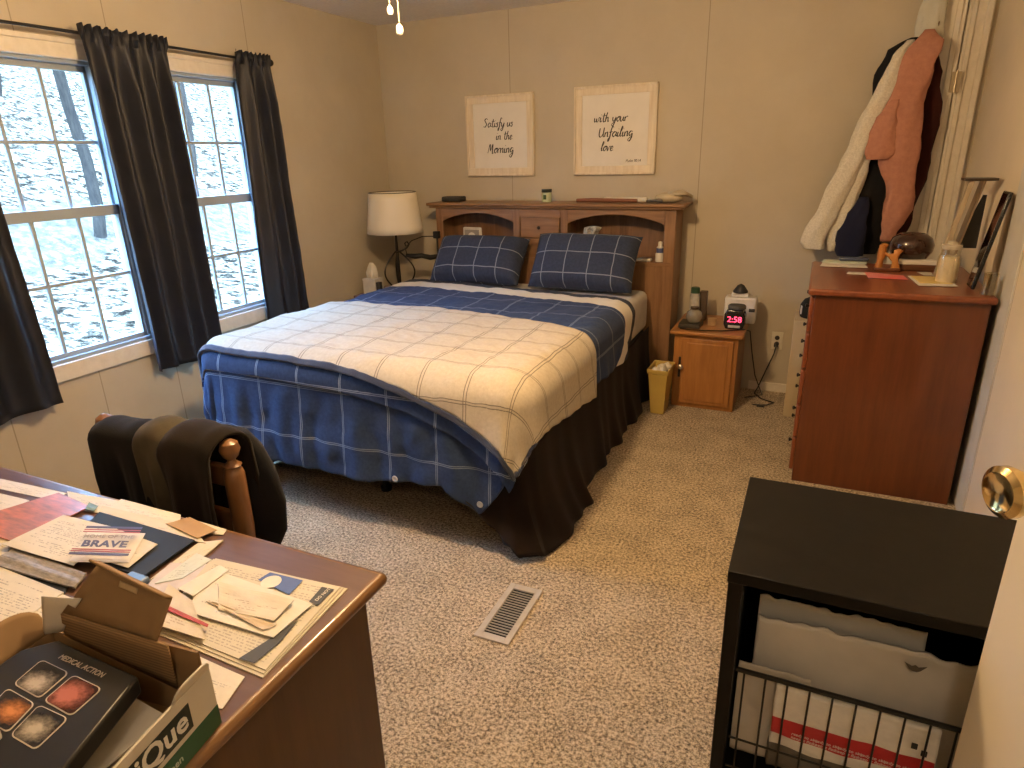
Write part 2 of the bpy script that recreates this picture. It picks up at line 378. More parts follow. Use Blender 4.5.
# ------------------------------------------------------------------ ceiling fan with light globe and two pull chains
FB = pm('fan_white', (.75, .73, .68), rough=.4); BR = pm('brass', (.75, .55, .25), (.6, .42, .18), 8, .25, 1)
fan = thing('ceiling_fan', 'white ceiling fan with light globe whose two pull chains hang into view', 'ceiling fan', (LAMP.x, LAMP.y, ZC))
MB().lathe([(.07, 2.46), (.07, 2.43), (.03, 2.41), (.02, 2.40), (.02, 2.385), (.11, 2.38), (.12, 2.34), (.10, 2.31), (.05, 2.295), (.05, 2.285)], (LAMP.x, LAMP.y, 0), 32).build('motor_housing', FB, fan)
for k in range(5):
    M = T(LAMP.x, LAMP.y, 2.345) @ RZ(k*2*PI/5+.3) @ RX(math.radians(10))
    MB().prism([(.14, -.035), (.22, -.055), (.56, -.065), (.60, -.03), (.60, .03), (.56, .065), (.22, .055), (.14, .035)], -.004, .004, M).build('fan_blade', FB, fan, bevel=.002)
MB().ellipsoid((LAMP.x, LAMP.y, 2.215), (.095, .095, .07), 32, 16).build('light_globe', emissive('lamp_glow', LAMP_COL, LAMP_EMIT), fan)
CH = pm('chain_metal', (.75, .7, .6), rough=.3, metal=.6)
for x, y, zt, zb, rz in ((-1.166, 2.0, 2.28, 1.912, .011), (-1.194, 2.0, 2.28, 1.963, .009)):
    s_ = MB()
    # the chain hangs free beside the globe
    yo = LAMP.y+.1
    xo = x + (-.012); n = int((zt-zb)/.006)
    for k in range(n): s_.ellipsoid((xo, yo, zb+k*.006), (.0024, .0024, .0034), 6, 4)
    c = s_.tube([(LAMP.x-.03, LAMP.y+.04, 2.28), (xo, yo, zt-.002)], .0015, 6).build('pull_chain', CH, fan)
    MB().lathe([(.0001, -rz*1.3), (rz*.8, -rz), (rz, 0), (rz*.8, rz), (.002, rz*1.6)], (xo, yo, zb-rz), 12).build('chain_knob', pm('chain_knob_cream', (.8, .76, .65), rough=.4), c)

# ------------------------------------------------------------------ curtains
rod = thing('curtain_rod', 'thin black curtain rod running over both windows', 'curtain rod', (-3.02, 2.3, 2.095))
BLK = pm('black_metal', (.02, .02, .022), (.015, .015, .016), 20, .45, .3)
MB().tube([(-3.02, .7, 2.09), (-3.02, 2.0, 2.098), (-3.02, 3.24, 2.092)], .007, 10).build('rod', BLK, rod)
MB().ellipsoid((-3.02, 3.26, 2.092), (.02, .022, .02), 14, 8).build('finial', BLK, rod)
for y in (.95, 2.36, 3.2): MB().box(XL, XL+.008, y-.012, y+.012, 2.06, 2.12).tube([(XL+.004, y, 2.08), (-3.02, y, 2.082)], .004, 6).build('bracket', BLK, rod)
m_, nt, bb = new_mat('curtain_satin'); CURT = m_
v_ = coords(nt); nt.links.new(ramp(nt, noise_(nt, v_, 6), [(.3, (.011, .0125, .020)), (.7, (.018, .020, .031))]), bb.inputs['Base Color'])
bb.inputs['Roughness'].default_value = .5; bb.inputs['Specular IOR Level'].default_value = .32; bb.inputs['Sheen Weight'].default_value = .0
bump(nt, bb, noise_(nt, v_, 300, 2), .15, .001)
def curtain(label, yt0, yt1, yb0, yb1, zt, zb, nf, seed):
    def fn(u, v):
        k = min(1, v*6); e = v**.8
        y = (yt0+(yt1-yt0)*u)*(1-e)+(yb0+(yb1-yb0)*u)*e
        ph = u*nf*2*PI+seed+1.1*math.sin(u*5+seed)
        amp = .010+.022*k
        x = -3.018+amp*math.sin(ph)+.010*k*math.sin(ph*.47+2*v)+.010*nz(u*5, v*3, seed)+.004*nz(u*3, v*22, seed)
        if v < .035: x = -3.018+(.013 if math.sin(ph*2.3) > 0 else -.0)+.012*math.sin(ph*2.6)*.7
        z = zt+(zb-zt)*v+(.006*math.sin(ph*2.6) if v < .01 else 0)+.006*math.sin(ph)*v
        return (max(x, XL+.012)+.012, y+.004*math.cos(ph)*k, z)
    o = MB().grid(fn, 150, 50).build('curtain', CURT, None, solid=.002)
    return tag(o, label, 'curtain', 'dark curtains on the rod')
curtain('dark curtain panel at the left edge, left of the nearer window', 1.0, 1.60, 1.02, 1.655, 2.125, .545, 4, 0.3)
curtain('dark curtain panel hanging between the two windows', 2.11, 2.555, 2.15, 2.58, 2.13, .535, 4.5, 1.3)
curtain('dark curtain panel right of the far window, by the lamp', 2.975, 3.235, 2.93, 3.30, 2.125, .53, 3, 2.2)

# ------------------------------------------------------------------ bed
BX0, BX1, BY0, BY1, BTOP = -2.60, -.93, 2.10, 4.17, .705
def drape(X, Y, h, r=.07, flare=.10, fold=.012, seed=0):
    px = min(max(X, BX0+r), BX1-r); py = min(max(Y, BY0+r), BY1-r)
    dx, dy = X-px, Y-py; d = math.hypot(dx, dy); R = r+h
    wob = .009*nz(X*4+seed, Y*4)+.005*nz(X*10, Y*10+seed)+.0045*nz(X*22, Y*22+seed)
    if d < 1e-6: return Vector((X, Y, BTOP+h+wob))
    ux, uy = dx/d, dy/d; A = R*PI/2
    s_ = px*2.0+py*2.3+math.atan2(uy, ux)*.55+.25*nz(X*2, Y*2, seed)
    if d < A:
        a = d/R; return Vector((px+ux*R*math.sin(a), py+uy*R*math.sin(a), BTOP+h-R*(1-math.cos(a))+wob))
    dn = d-A; k = min(1, dn/.2)
    out = R+flare*dn+fold*k*(.8*math.sin(s_*9+seed)+.5*math.sin(s_*23+seed*2)+1.1*nz(X*6, Y*6, dn*3+seed)+.6*nz(X*17, Y*17, dn*5+seed))
    return Vector((px+ux*out, py+uy*out, BTOP+h-R-dn))
def interp(tab, t):
    for (a, va), (b_, vb) in zip(tab, tab[1:]):
        if t <= b_: k = (t-a)/(b_-a); return tuple(p+(q-p)*k for p, q in zip(va, vb))
    return tab[-1][1]
def cloth_layer(top, bot, h, nu, nv, flare=.1, fold=.012, seed=0, hv=None, curve=None):
    """top/bot: tables t->(X, Y) of the cloth's upper and lower border on the flat mattress plane"""
    def flat(u, v):
        a, b_ = interp(top, u), interp(bot, u); return a[0]+(b_[0]-a[0])*v, a[1]+(b_[1]-a[1])*v
    return MB().grid(lambda u, v: drape(*flat(u, v), h if hv is None else hv(u, v), flare=flare, fold=fold, seed=seed), nu, nv, cloth=flat)
bed = thing('bed', 'queen bed with dark bed skirt standing against the wooden bookcase headboard', 'bed', (-1.7, 3.1, 0))
MB().box(BX0+.01, BX1-.01, BY0+.01, BY1, .44, BTOP-.005).build('mattress', fabric('mattress_ticking', (.62, .6, .56)), bed, bevel=.05, seg=4)
MB().box(BX0+.03, BX1-.03, BY0+.04, BY1, .27, .44).build('box_spring', fabric('box_dark', (.05, .05, .055)), bed, bevel=.02)
fr = MB().box(BX0+.03, BX1-.03, BY0+.10, BY0+.13, .235, .268).box(BX0+.03, BX0+.06, BY0+.1, BY1, .235, .268).box(BX1-.06, BX1-.03, BY0+.1, BY1, .235, .268).box(BX0+.03, BX1-.03, 3.1, 3.13, .235, .268)
fr.build('bed_frame', BLK, bed, bevel=.003)
for x, y, r in ((-1.79, 2.34, .018), (-2.45, 2.24, .022), (-1.0, 2.3, .02), (-2.45, 3.9, .02), (-1.0, 3.9, .02), (-1.7, 3.6, .02)):
    MB().lathe([(r, .02), (r, .236)], (x, y, 0), 12).lathe([(r*1.5, 0), (r*1.5, .02)], (x, y, 0), 12).build('leg', BLK, bed)
# dust skirt: right side then round the foot corner
def skirt_path(s_):
    pts = [(-.93, 4.15), (-.925, 3.2), (-.925, 2.3), (-.93, 2.19), (-.965, 2.13), (-1.03, 2.115), (-1.20, 2.115), (-1.42, 2.12)]
    L = [0]
    for a, c in zip(pts, pts[1:]): L.append(L[-1]+math.hypot(c[0]-a[0], c[1]-a[1]))
    s2 = s_*L[-1]
    for i in range(len(pts)-1):
        if s2 <= L[i+1]+1e-9:
            k = (s2-L[i])/(L[i+1]-L[i]); p = [pts[i][j]+(pts[i+1][j]-pts[i][j])*k for j in (0, 1)]
            dx, dy = pts[i+1][0]-pts[i][0], pts[i+1][1]-pts[i][1]; n = math.hypot(dx, dy); return p[0], p[1], -dy/n, dx/n, s2
def skirt(u, v):
    x, y, nx, ny, s_ = skirt_path(u)
    fullh = .46
    k = v; amp = .003+.020*k*k
    o = amp*(.55*math.sin(s_*17+2*nz(s_*2))+.4*math.sin(s_*37+1+3*nz(s_*3))+1.3*nz(s_*5, k*1.2)) + .055*k*k + (.06*k**2.5 if u > .66 else .06*k**2.5*max(0, (u-.55)/.11))
    if u > .80: z_end = .0+(u-.80)/.20*.30; o *= 1-.4*(u-.8)/.2
    else: z_end = .004
    z = fullh+(z_end+.004-fullh)*v
    if u > .80: x = x+(u-.80)*1.0*v*.9; 
    return (x+nx*o, y+ny*o, z+.004*math.sin(s_*24)*v*0)
# outward normal flips: the path runs head to foot, outward is +x
def skirt2(u, v):
    x, y, nx, ny, s_ = skirt_path(u); p = skirt(u, v); return (x+(x-p[0]) if False else p[0], p[1], p[2])
SK = fabric('bed_skirt_cloth', (.016, .010, .008), (.010, .006, .005))
MB().grid(skirt, 260, 24).build('bed_skirt', SK, bed, solid=.004)
def skl(u, v): y = 4.15-u*2.0; return (-2.5-.02*math.sin(u*50)*v-.02*v, y, .46-.45*v)
MB().grid(skl, 120, 10).build('bed_skirt', SK, bed, solid=.004)

BLUE = plaid('blue_plaid', (.028, .050, .120), (.018, .034, .088), (.34, .40, .50), .235, .235, (.485, .515), .0035,
             bands=[(-.1, .032, (.025, .032, .055)), (.032, .105, (.66, .63, .56))], strength=.5)
TAN = plaid('tan_plaid', (.50, .445, .35), (.43, .38, .30), (.07, .06, .06), .21, .19, (.47, .53), .0035, strength=.75)
duv = thing('comforter', 'blue plaid comforter spread over the bed and hanging over its foot', 'comforter', (-1.7, 2.9, .71))
top = [(0, (-2.72, 3.60)), (.08, (-2.58, 3.80)), (.14, (-2.40, 3.88)), (.45, (-1.75, 3.80)), (.75, (-1.12, 3.70)), (.86, (-.89, 3.66)), (.94, (-.76, 3.55)), (1, (-.68, 3.38))]
bot = [(0, (-2.90, 1.78)), (.06, (-2.76, 1.73)), (.12, (-2.62, 1.70)), (.30, (-2.2, 1.62)), (.55, (-1.65, 1.62)), (.74, (-1.27, 1.67)), (.775, (-1.22, 1.63)), (.82, (-1.10, 1.57)), (.86, (-1.03, 1.66)), (.90, (-.98, 1.74)), (1, (-.76, 1.90))]
cloth_layer(top, bot, .022, 170, 170, flare=.10, fold=.011, seed=1.0).build('duvet_cover', BLUE, duv, solid=.014, solid_off=-1)
# buttons on the foot hem
for X, Y in ((-1.50, 1.66), (-1.10, 1.62)):
    p = drape(X, Y, .022, flare=.10, fold=.011, seed=1.0)
    MB().lathe([(.0001, .001), (.006, .0015), (.008, .004), (.013, .004), (.014, .0), (.0001, -.001)], (0, 0, 0), 18, T(p.x, p.y-.018, p.z) @ RX(PI/2)).build('button', pm('button_grey', (.45, .46, .48), rough=.3), duv)
# folded-back throw layer (tan side up)
thr = thing('folded_blanket', 'tan plaid layer folded back across the foot of the bed with navy quilted edge', 'blanket', (-1.6, 2.5, .75))
top = [(0, (-2.90, 2.92)), (.1, (-2.72, 2.97)), (.3, (-2.3, 3.02)), (.5, (-1.85, 3.04)), (.7, (-1.4, 2.98)), (.82, (-1.14, 2.90)), (.90, (-.96, 2.84)), (.95, (-.84, 2.83)), (1, (-.635, 2.80))]
bot = [(0, (-2.90, 2.05)), (.1, (-2.66, 2.085)), (.3, (-2.2, 2.085)), (.5, (-1.76, 2.07)), (.66, (-1.42, 2.01)), (.78, (-1.18, 1.93)), (.88, (-.98, 1.82)), (.94, (-.87, 1.755)), (.97, (-.80, 1.80)), (1, (-.72, 2.02))]
cloth_layer(top, bot, .052, 170, 110, flare=.12, fold=.010, seed=2.0).build('tan_side', TAN, thr, solid=.006, solid_off=-1)
NAVQ = fabric('navy_quilt', (.03, .04, .075), (.02, .027, .055), sheen=.4)
def inner(tab, k): return tab
bot2 = [(t, (x, y-.012)) for t, (x, y) in bot]; top2 = [(t, (x, y+.008)) for t, (x, y) in top]
cloth_layer([(t, (x, y+.01)) for t, (x, y) in bot], [(t, (x-.0*t, y-.016)) for t, (x, y) in bot], .046, 170, 4, flare=.12, fold=.010, seed=2.0).build('navy_lining', NAVQ, thr, solid=.018, solid_off=-1)
NAVP = plaid('navy_plaid_lining', (.024, .045, .11), (.016, .03, .08), (.4, .46, .56), .235, .235, (.485, .515), .004, strength=.5)
def mid(tab, tab2, k): return [(t, (a[0]+(c[0]-a[0])*k, a[1]+(c[1]-a[1])*k)) for (t, a), (_, c) in zip(tab, tab2)]
lb = [(0, (-2.88, 1.99)), (.1, (-2.66, 2.00)), (.3, (-2.2, 2.00)), (.5, (-1.76, 1.985)), (.66, (-1.42, 1.94)), (.78, (-1.18, 1.86)), (.88, (-1.0, 1.75)), (.94, (-.91, 1.69)), (.97, (-.86, 1.72)), (1, (-.80, 1.9))]
lt = [(t, (x, y+.25)) for t, (x, y) in lb]
cloth_layer(lt, lb, .034, 170, 30, flare=.11, fold=.010, seed=2.0).build('quilted_edge', NAVP, thr, solid=.012, solid_off=-1)
# comforter corner tail hanging at the left foot corner
def tail(u, v):
    x = -2.66+.05*v-.06*u*(1-v*.6)+.006*math.sin(u*9); y = 2.06-.06*u+.09*v*(1-u); z = .735-.33*v-.02*u
    return (x, y, z)
# pillows
PIL = plaid('pillow_plaid', (.034, .045, .082), (.024, .033, .062), (.34, .37, .44), .155, .14, (.5,), .006, strength=.5)
def pillow(label, cx, cy, cz, wx, wz, th, rot, seed):
    M = T(cx, cy, cz) @ RZ(rot[2]) @ RX(rot[0])
    o = thing('pillow', label, 'pillow', (cx, cy, cz), 0, 'plaid pillows at the headboard')
    def side(sg):
        def fn(u, v):
            a, c = 2*u-1, 2*v-1
            e = max(0, (1-abs(a)**3.6))**.45*max(0, (1-abs(c)**3.2))**.45
            pin = 1-.06*(a*a)*(1-.5*c*c); 
            x = a*wx/2*(1-.05*(1-c*c)**1*(abs(a)**6)); y = c*wz/2*(1-.05*(1-a*a)*(abs(c)**6))
            z = sg*th/2*e+.008*nz(a*3+seed, c*3)*e+.004*nz(a*9, c*9+seed)*e
            return (x, y, z)
        return fn
    b = MB()
    b.grid(side(1), 36, 26, cloth=lambda u, v: (u*wx+seed*.03, v*wz)); b.grid(side(-1), 36, 26, cloth=lambda u, v: (u*wx, v*wz))
    b.v = [M @ p for p in b.v]
    p = b.build('pillowcase', PIL, o, smooth=180)
    return o
pillow('plaid pillow on the left side of the bed, slumped against the headboard', -2.075, 3.985, .872, .66, .36, .23, (math.radians(48), 0, math.radians(2)), 1)
pillow('plaid pillow on the right side of the bed, propped upright', -1.325, 3.985, .888, .70, .38, .23, (math.radians(56), 0, math.radians(-2)), 4)

# ------------------------------------------------------------------ headboard
OAK = wood('oak_headboard', (.30, .165, .082), (.17, .085, .04), 'x', .42); OAKZ = wood('oak_upright', (.30, .165, .082), (.17, .085, .04), 'z', .42)
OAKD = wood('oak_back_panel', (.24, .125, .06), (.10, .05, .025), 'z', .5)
hb = thing('bookcase_headboard', 'tall oak bookcase headboard with arched cubbies and a centre drawer', 'headboard', (-1.69, 4.3, 0))
HX0, HX1, HY0, HY1, HZ = -2.53, -.80, 4.205, 4.44, 1.20
MB().prism([(-2.585, 4.165), (-.745, 4.165), (-.745, 4.45), (-2.585, 4.45)], 1.215, 1.235).box(-2.57, -.76, 4.18, 4.445, 1.20, 1.216).build('top_board', OAK, hb, bevel=.006)
for x0, x1 in ((HX0, HX0+.025), (HX1-.025, HX1)): MB().box(x0, x1, HY0+.02, HY1, 0, HZ).build('side_panel', OAKZ, hb, bevel=.003)
for x0, x1 in ((HX0, HX0+.055), (HX1-.07, HX1)): MB().box(x0, x1, HY0, HY0+.02, 0, HZ).build('front_stile', OAKZ, hb, bevel=.004)
for x0, x1 in ((-1.915, -1.865), (-1.565, -1.515)): MB().box(x0, x1, HY0, HY0+.02, .86, HZ).box((x0+x1)/2-.01, (x0+x1)/2+.01, HY0+.02, HY1-.02, .86, HZ).build('divider', OAKZ, hb, bevel=.003)
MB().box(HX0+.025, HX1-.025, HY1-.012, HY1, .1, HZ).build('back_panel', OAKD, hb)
MB().box(HX0+.02, HX1-.02, HY0-.002, HY1-.013, .845, .87).build('shelf', OAK, hb, bevel=.003)
MB().box(HX0+.02, HX1-.02, HY0+.004, HY0+.022, .08, .845).build('lower_panel', OAKZ, hb, bevel=.003)
for x0, x1 in ((HX0+.055, -1.915), (-1.515, HX1-.07)):
    n = 20; low = [(x0+(x1-x0)*k/n, 1.105+.062*math.sin(PI*k/n)**.8) for k in range(n+1)]
    poly = low+[(x1, HZ), (x0, HZ)]
    MB().prism(poly, 0, .02, T(0, HY0+.02, 0) @ RX(PI/2)).build('arched_rail', OAK, hb, bevel=.002)
dr = MB().box(-1.858, -1.572, HY0-.004, HY0+.016, 1.005, 1.142).build('drawer', OAK, hb, bevel=.006)
MB().lathe([(.004, 0), (.005, .008), (.011, .012), (.012, .018), (.006, .023), (.0001, .024)], (0, 0, 0), 16, T(-1.715, HY0-.004, 1.075) @ RX(PI/2)).build('knob', pm('dark_knob', (.03, .02, .015), rough=.3, metal=.5), dr)
MB().box(-1.865, -1.565, HY0, HY0+.02, 1.142, HZ).box(-1.865, -1.565, HY0, HY0+.02, .87, 1.0).build('drawer_rail', OAK, hb, bevel=.002)

# ---- things on the headboard
o = MB().box(-2.515, -2.36, 4.27, 4.37, 1.236, 1.272).build('black_box', pm('matte_black', (.03, .03, .033), rough=.6), None, bevel=.01, seg=3); tag(o, 'small flat black box on the left end of the headboard top', 'box')
jar = thing('candle_jar', 'small glass candle jar with black lid standing on the headboard top', 'jar', (-1.70, 4.3, 1.236))
MB().lathe([(.03, 0), (.034, .004), (.034, .058), (.03, .064)], (-1.70, 4.3, 1.236), 24).build('jar_body', pm('pale_green_glass', (.50, .56, .38), (.42, .48, .3), 10, .15, coat=.5), jar)
MB().lathe([(.035, .0), (.036, .002), (.036, .02), (.034, .022)], (-1.70, 4.3, 1.3), 24).build('lid', pm('lid_dark', (.03, .04, .03), rough=.35), jar)
MB().box(-1.712, -1.690, 4.2645, 4.2665, 1.255, 1.285).build('leaf_label', pm('leaf_green', (.03, .07, .02), rough=.5), jar)
o = MB().tube([(-1.47, 4.26, 1.250), (-1.38, 4.255, 1.252), (-1.25, 4.25, 1.252), (-1.06, 4.245, 1.25)], [.012, .014, .013, .012], 10).build('wooden_back_scratcher', wood('redwood_stick', (.22, .08, .04), (.13, .045, .02), 'x', .4), None)
tag(o, 'reddish brown wooden stick lying on the headboard top', 'stick')
o = MB().box(-1.30, -1.01, 4.30, 4.35, 1.237, 1.268).build('paper_roll', pm('white_carton', (.78, .74, .66), rough=.5), None, bevel=.008); tag(o, 'long white carton lying behind the wooden stick on the headboard', 'carton')
pl = MB()
pl.tube([(-1.0, 4.26, 1.246), (-.95, 4.25, 1.25), (-.90, 4.245, 1.248)], .009, 8).tube([(-1.0, 4.24, 1.246), (-.96, 4.262, 1.25), (-.91, 4.275, 1.248)], .006, 8)
tag(pl.build('pliers', pm('steel_dark', (.16, .16, .17), rough=.35, metal=.7), None), 'small dark steel tool beside the folded gloves on the headboard', 'tool')
gl = thing('work_gloves', 'crumpled pair of cream work gloves on the right end of the headboard', 'gloves', (-.82, 4.3, 1.236))
GLM = fabric('glove_cloth', (.56, .49, .36), (.42, .36, .26))
s_ = MB().ellipsoid((-.87, 4.3, 1.268), (.09, .06, .032), 20, 10)
s_.v = [p+Vector((0, 0, .008*nz(p.x*40, p.y*40, p.z*40))) for p in s_.v]; s_.build('glove', GLM, gl, smooth=180)
for k in range(5): s_ = MB().tube([(-.87, 4.27+k*.018, 1.285), (-.80, 4.262+k*.02, 1.293+.008*(k % 2)), (-.755+.006*k, 4.258+k*.022, 1.295-.007*k)], [.014, .014, .010], 8); s_.build('glove_finger', GLM, gl, smooth=180)
# inside the cubbies
ck = thing('desk_clock', 'small cream framed clock in the left headboard cubby', 'clock', (-2.27, 4.27, .87))
MB().box(-2.345, -2.195, 4.262, 4.285, .935, 1.06).build('clock_case', pm('cream_plastic', (.72, .68, .58), rough=.4), ck, bevel=.02, seg=4)
MB().box(-2.328, -2.212, 4.258, 4.263, .952, 1.043).build('clock_face', pm('clock_face_grey', (.33, .30, .27), rough=.3), ck, bevel=.001)
MB().lathe([(.03, 0), (.03, .002)], (0, 0, 0), 20, T(-2.27, 4.258, .995) @ RX(PI/2)).build('dial', pm('dial_white', (.8, .78, .72)), ck)
MB().box(-2.32, -2.22, 4.25, 4.32, .871, .936).build('clock_base', pm('cream_plastic2', (.6, .55, .46), rough=.4), ck, bevel=.006)
tm = thing('glasses_cloth', 'bunched pale cloth with dark stripes in the right headboard cubby', 'cloth', (-1.40, 4.3, .87))
s_ = MB().loft([(-1.40, 4.3, .872, .05, .04), (-1.40, 4.3, .94, .06, .045), (-1.39, 4.29, 1.0, .045, .035), (-1.37, 4.28, 1.05, .045, .035), (-1.355, 4.27, 1.075, .05, .03), (-1.35, 4.27, 1.085, .02, .012)], 28, .22, 6)
s_.build('cloth_body', pm('striped_cloth', (.62, .59, .5), (.12, .12, .12), 40, .8), tm, smooth=180)
bt = thing('lotion_bottle', 'small white bottle with blue band in the right cubby end', 'bottle', (-.885, 4.24, .87))
MB().lathe([(.026, 0), (.028, .01), (.028, .05), (.022, .058), (.022, .09), (.014, .10), (.014, .125), (.0001, .128)], (-.90, 4.25, .871), 20).build('bottle_body', pm('white_plastic', (.78, .76, .72), rough=.35), bt)
MB().lathe([(.0235, 0), (.0235, .03)], (-.90, 4.25, .928), 20).build('blue_band', pm('band_blue', (.08, .11, .3), rough=.4), bt)
o = MB().box(-1.06, -.95, 4.215, 4.27, .871, .888).build('folded_tissue', pm('tissue_white', (.74, .71, .66), rough=.8), None, bevel=.006); tag(o, 'small folded white tissue on the right cubby shelf beside the bottle', 'tissue')
clp = thing('clamp_lamp', 'black jointed clamp arm fixed to the left side of the headboard', 'lamp arm', (-2.56, 4.22, .9))
MB().box(-2.545, -2.50, 4.17, 4.204, .985, 1.035).build('clamp', BLK, clp, bevel=.004)
MB().tube([(-2.50, 4.15, .86), (-2.56, 4.14, .85), (-2.62, 4.12, .865), (-2.67, 4.1, .86), (-2.73, 4.08, .87)], [.016, .02, .018, .02, .012], 10).build('arm', BLK, clp)
MB().tube([(-2.52, 4.18, 1.0), (-2.62, 4.15, 1.0), (-2.70, 4.12, .97), (-2.74, 4.09, .92), (-2.72, 4.08, .87)], .0035, 6).build('cord', BLK, clp)
MB().tube([(-2.52, 4.186, .99), (-2.51, 4.17, .93), (-2.50, 4.152, .87)], .007, 6).build('stem', BLK, clp)

# ------------------------------------------------------------------ lamp table, lamp, tissue box
lt_ = thing('side_table', 'small wooden table hidden between the bed and the corner under the lamp', 'side table', (-2.82, 4.05, 0))
MB().box(-3.06, -2.60, 3.84, 4.25, .57, .595).build('table_top', OAK, lt_, bevel=.004)
for x in (-3.03, -2.63):
    for y in (3.87, 4.22): MB().box(x-.018, x+.018, y-.018, y+.018, 0, .57).build('leg', OAKZ, lt_, bevel=.003)
lamp = thing('table_lamp', 'table lamp with cream drum shade and curled dark metal base', 'lamp', (-2.79, 4.02, .595))
LX, LY = -2.765, 4.02
IR = pm('dark_bronze', (.025, .02, .018), rough=.4, metal=.6)
MB().lathe([(.075, 0), (.075, .012), (.05, .022), (.018, .03), (.014, .06), (.011, .30), (.009, .42), (.009, .45)], (LX, LY, .595), 20).build('lamp_base', IR, lamp)
for a0 in (0.2, 2.3, 4.4):
    pts = []
    for k in range(17):
        q = k/16; rad = .015+.11*math.sin(q*PI)+.0*q; pts.append((LX+math.cos(a0)*rad, LY+math.sin(a0)*rad, .615+.29*q))
    MB().tube(pts, .006, 7).build('scroll', IR, lamp)
pts = [(LX+.005, LY-.01, .90), (LX+.06, LY-.03, .915), (LX+.12, LY-.05, .94), (LX+.14, LY-.05, .965), (LX+.125, LY-.05, .985), (LX+.105, LY-.05, .972), (LX+.115, LY-.05, .95)]
MB().tube(pts, .006, 7).build('scroll', IR, lamp)
m_, nt, bb = new_mat('linen_shade'); bb.inputs['Base Color'].default_value = (.74, .69, .58, 1); bb.inputs['Roughness'].default_value = .9
bump(nt, bb, noise_(nt, coords(nt, 'Object', (1, 1, 6)), 120, 2), .3, .001)
s_ = MB().lathe([(.200-.034*k/6, 1.04+.278*k/6) for k in range(7)], (LX, LY, 0), 48, cap=False)
s_.build('lamp_shade', m_, lamp, solid=.003)
MB().tube([(LX+.166*math.cos(k*PI/18), LY+.166*math.sin(k*PI/18), 1.318) for k in range(36)], .003, 6, closed=True).tube([(LX-.165, LY, 1.305), (LX+.165, LY, 1.305)], .002, 6).build('shade_ring', IR, lamp)
MB().lathe([(.012, 0), (.03, .03), (.034, .06), (.02, .09), (.0001, .1)], (LX, LY, 1.06), 16).build('bulb', pm('frosted_bulb', (.8, .8, .78), rough=.3), lamp)
tb = thing('tissue_box', 'white tissue box with a tissue standing out, beside the lamp base', 'tissue box', (-2.93, 3.93, .595))
MB().box(-2.985, -2.875, 3.865, 3.975, .596, .72).build('carton', pm('tissue_carton', (.62, .6, .55), (.5, .48, .45), 14, .5), tb, bevel=.004)
s_ = MB().loft([(-2.93, 3.92, .72, .035, .03), (-2.93, 3.92, .76, .04, .02), (-2.925, 3.92, .80, .03, .012), (-2.93, 3.92, .83, .012, .006)], 20, .3, 4); s_.build('tissue', pm('tissue_white', (.74, .71, .66), rough=.8), tb, smooth=180)
o = MB().box(-2.865, -2.835, 3.86, 3.90, .596, .70).build('remote_control', pm('matte_black', (.03, .03, .033)), None, bevel=.004); tag(o, 'small black device standing between tissue box and lamp base', 'device')

# ------------------------------------------------------------------ framed prints
FRW = wood('whitewashed_frame', (.80, .72, .58), (.62, .52, .38), 'z', .6, 1.2); PAPER = pm('art_paper', (.78, .75, .69), (.74, .71, .65), 10, .7); INK = pm('ink', (.03, .03, .03), rough=.8)
GL_ = {'S': (1.25, [[(1.1,1.8),(.7,2.05),(.3,1.7),(.6,1.2),(.9,.7),(.6,.1),(.1,.2)]]), 'a': (1.05, [[(.9,.85),(.5,1),(.1,.5),(.4,0),(.8,.5),(.9,.95),(.85,.3),(1.15,.1)]]),
 't': (.75, [[(.4,1.9),(.3,.5),(.5,0),(.8,.2)], [(0,1.25),(.8,1.35)]]), 'i': (.55, [[(.2,.95),(.15,.2),(.4,.05),(.6,.3)], [(.25,1.42),(.27,1.55)]]),
 's': (.65, [[(.5,.95),(.15,.8),(.45,.45),(.3,0),(0,.1)]]), 'f': (.75, [[(.9,1.8),(.6,2.05),(.4,1.2),(.3,-.3),(.1,-.9),(.0,-.5),(.5,.2)], [(.05,.9),(.8,1.0)]]),
 'y': (.95, [[(.1,.95),(.15,.3),(.45,.1),(.8,.95),(.7,0),(.4,-.9),(.05,-.6),(.9,.2)]]), 'u': (1.0, [[(.1,.95),(.1,.2),(.45,.05),(.75,.95),(.75,.2),(1,.1)]]),
 'n': (.9, [[(.1,.95),(.1,0),(.15,.6),(.5,1),(.65,.6),(.65,.1),(.9,.15)]]), 'h': (.95, [[(.3,2),(.15,1),(.1,0),(.2,.6),(.55,1),(.65,.5),(.7,.05),(.95,.2)]]),
 'e': (.75, [[(.1,.45),(.6,.6),(.45,1),(.1,.6),(.25,0),(.75,.2)]]), 'M': (1.45, [[(0,0),(.3,1.9),(.6,.5),(1.0,1.9),(1.1,0),(1.4,.1)]]), 'o': (.85, [[(.5,1),(.1,.5),(.4,0),(.75,.5),(.5,1),(.9,.9)]]),
 'r': (.7, [[(.1,.95),(.15,0),(.2,.6),(.5,1),(.7,.85)]]), 'g': (.9, [[(.8,.9),(.4,1),(.1,.5),(.4,.1),(.75,.6),(.75,-.3),(.4,-.95),(.05,-.6),(.9,.1)]]),
 'w': (1.3, [[(.05,.9),(.15,.1),(.45,.2),(.55,.8),(.65,.1),(1,.2),(1.1,.95),(1.3,.9)]]), 'U': (1.3, [[(.1,1.8),(.1,.5),(.45,0),(.9,.6),(1,1.9),(1,.3),(1.2,.05)]]),
 'l': (.5, [[(.0,.4),(.5,1.6),(.4,2),(.2,1.2),(.2,.1),(.5,.15)]]), 'v': (.85, [[(.05,.95),(.3,0),(.6,.9),(.85,.9)]]), ' ': (.7, [])}
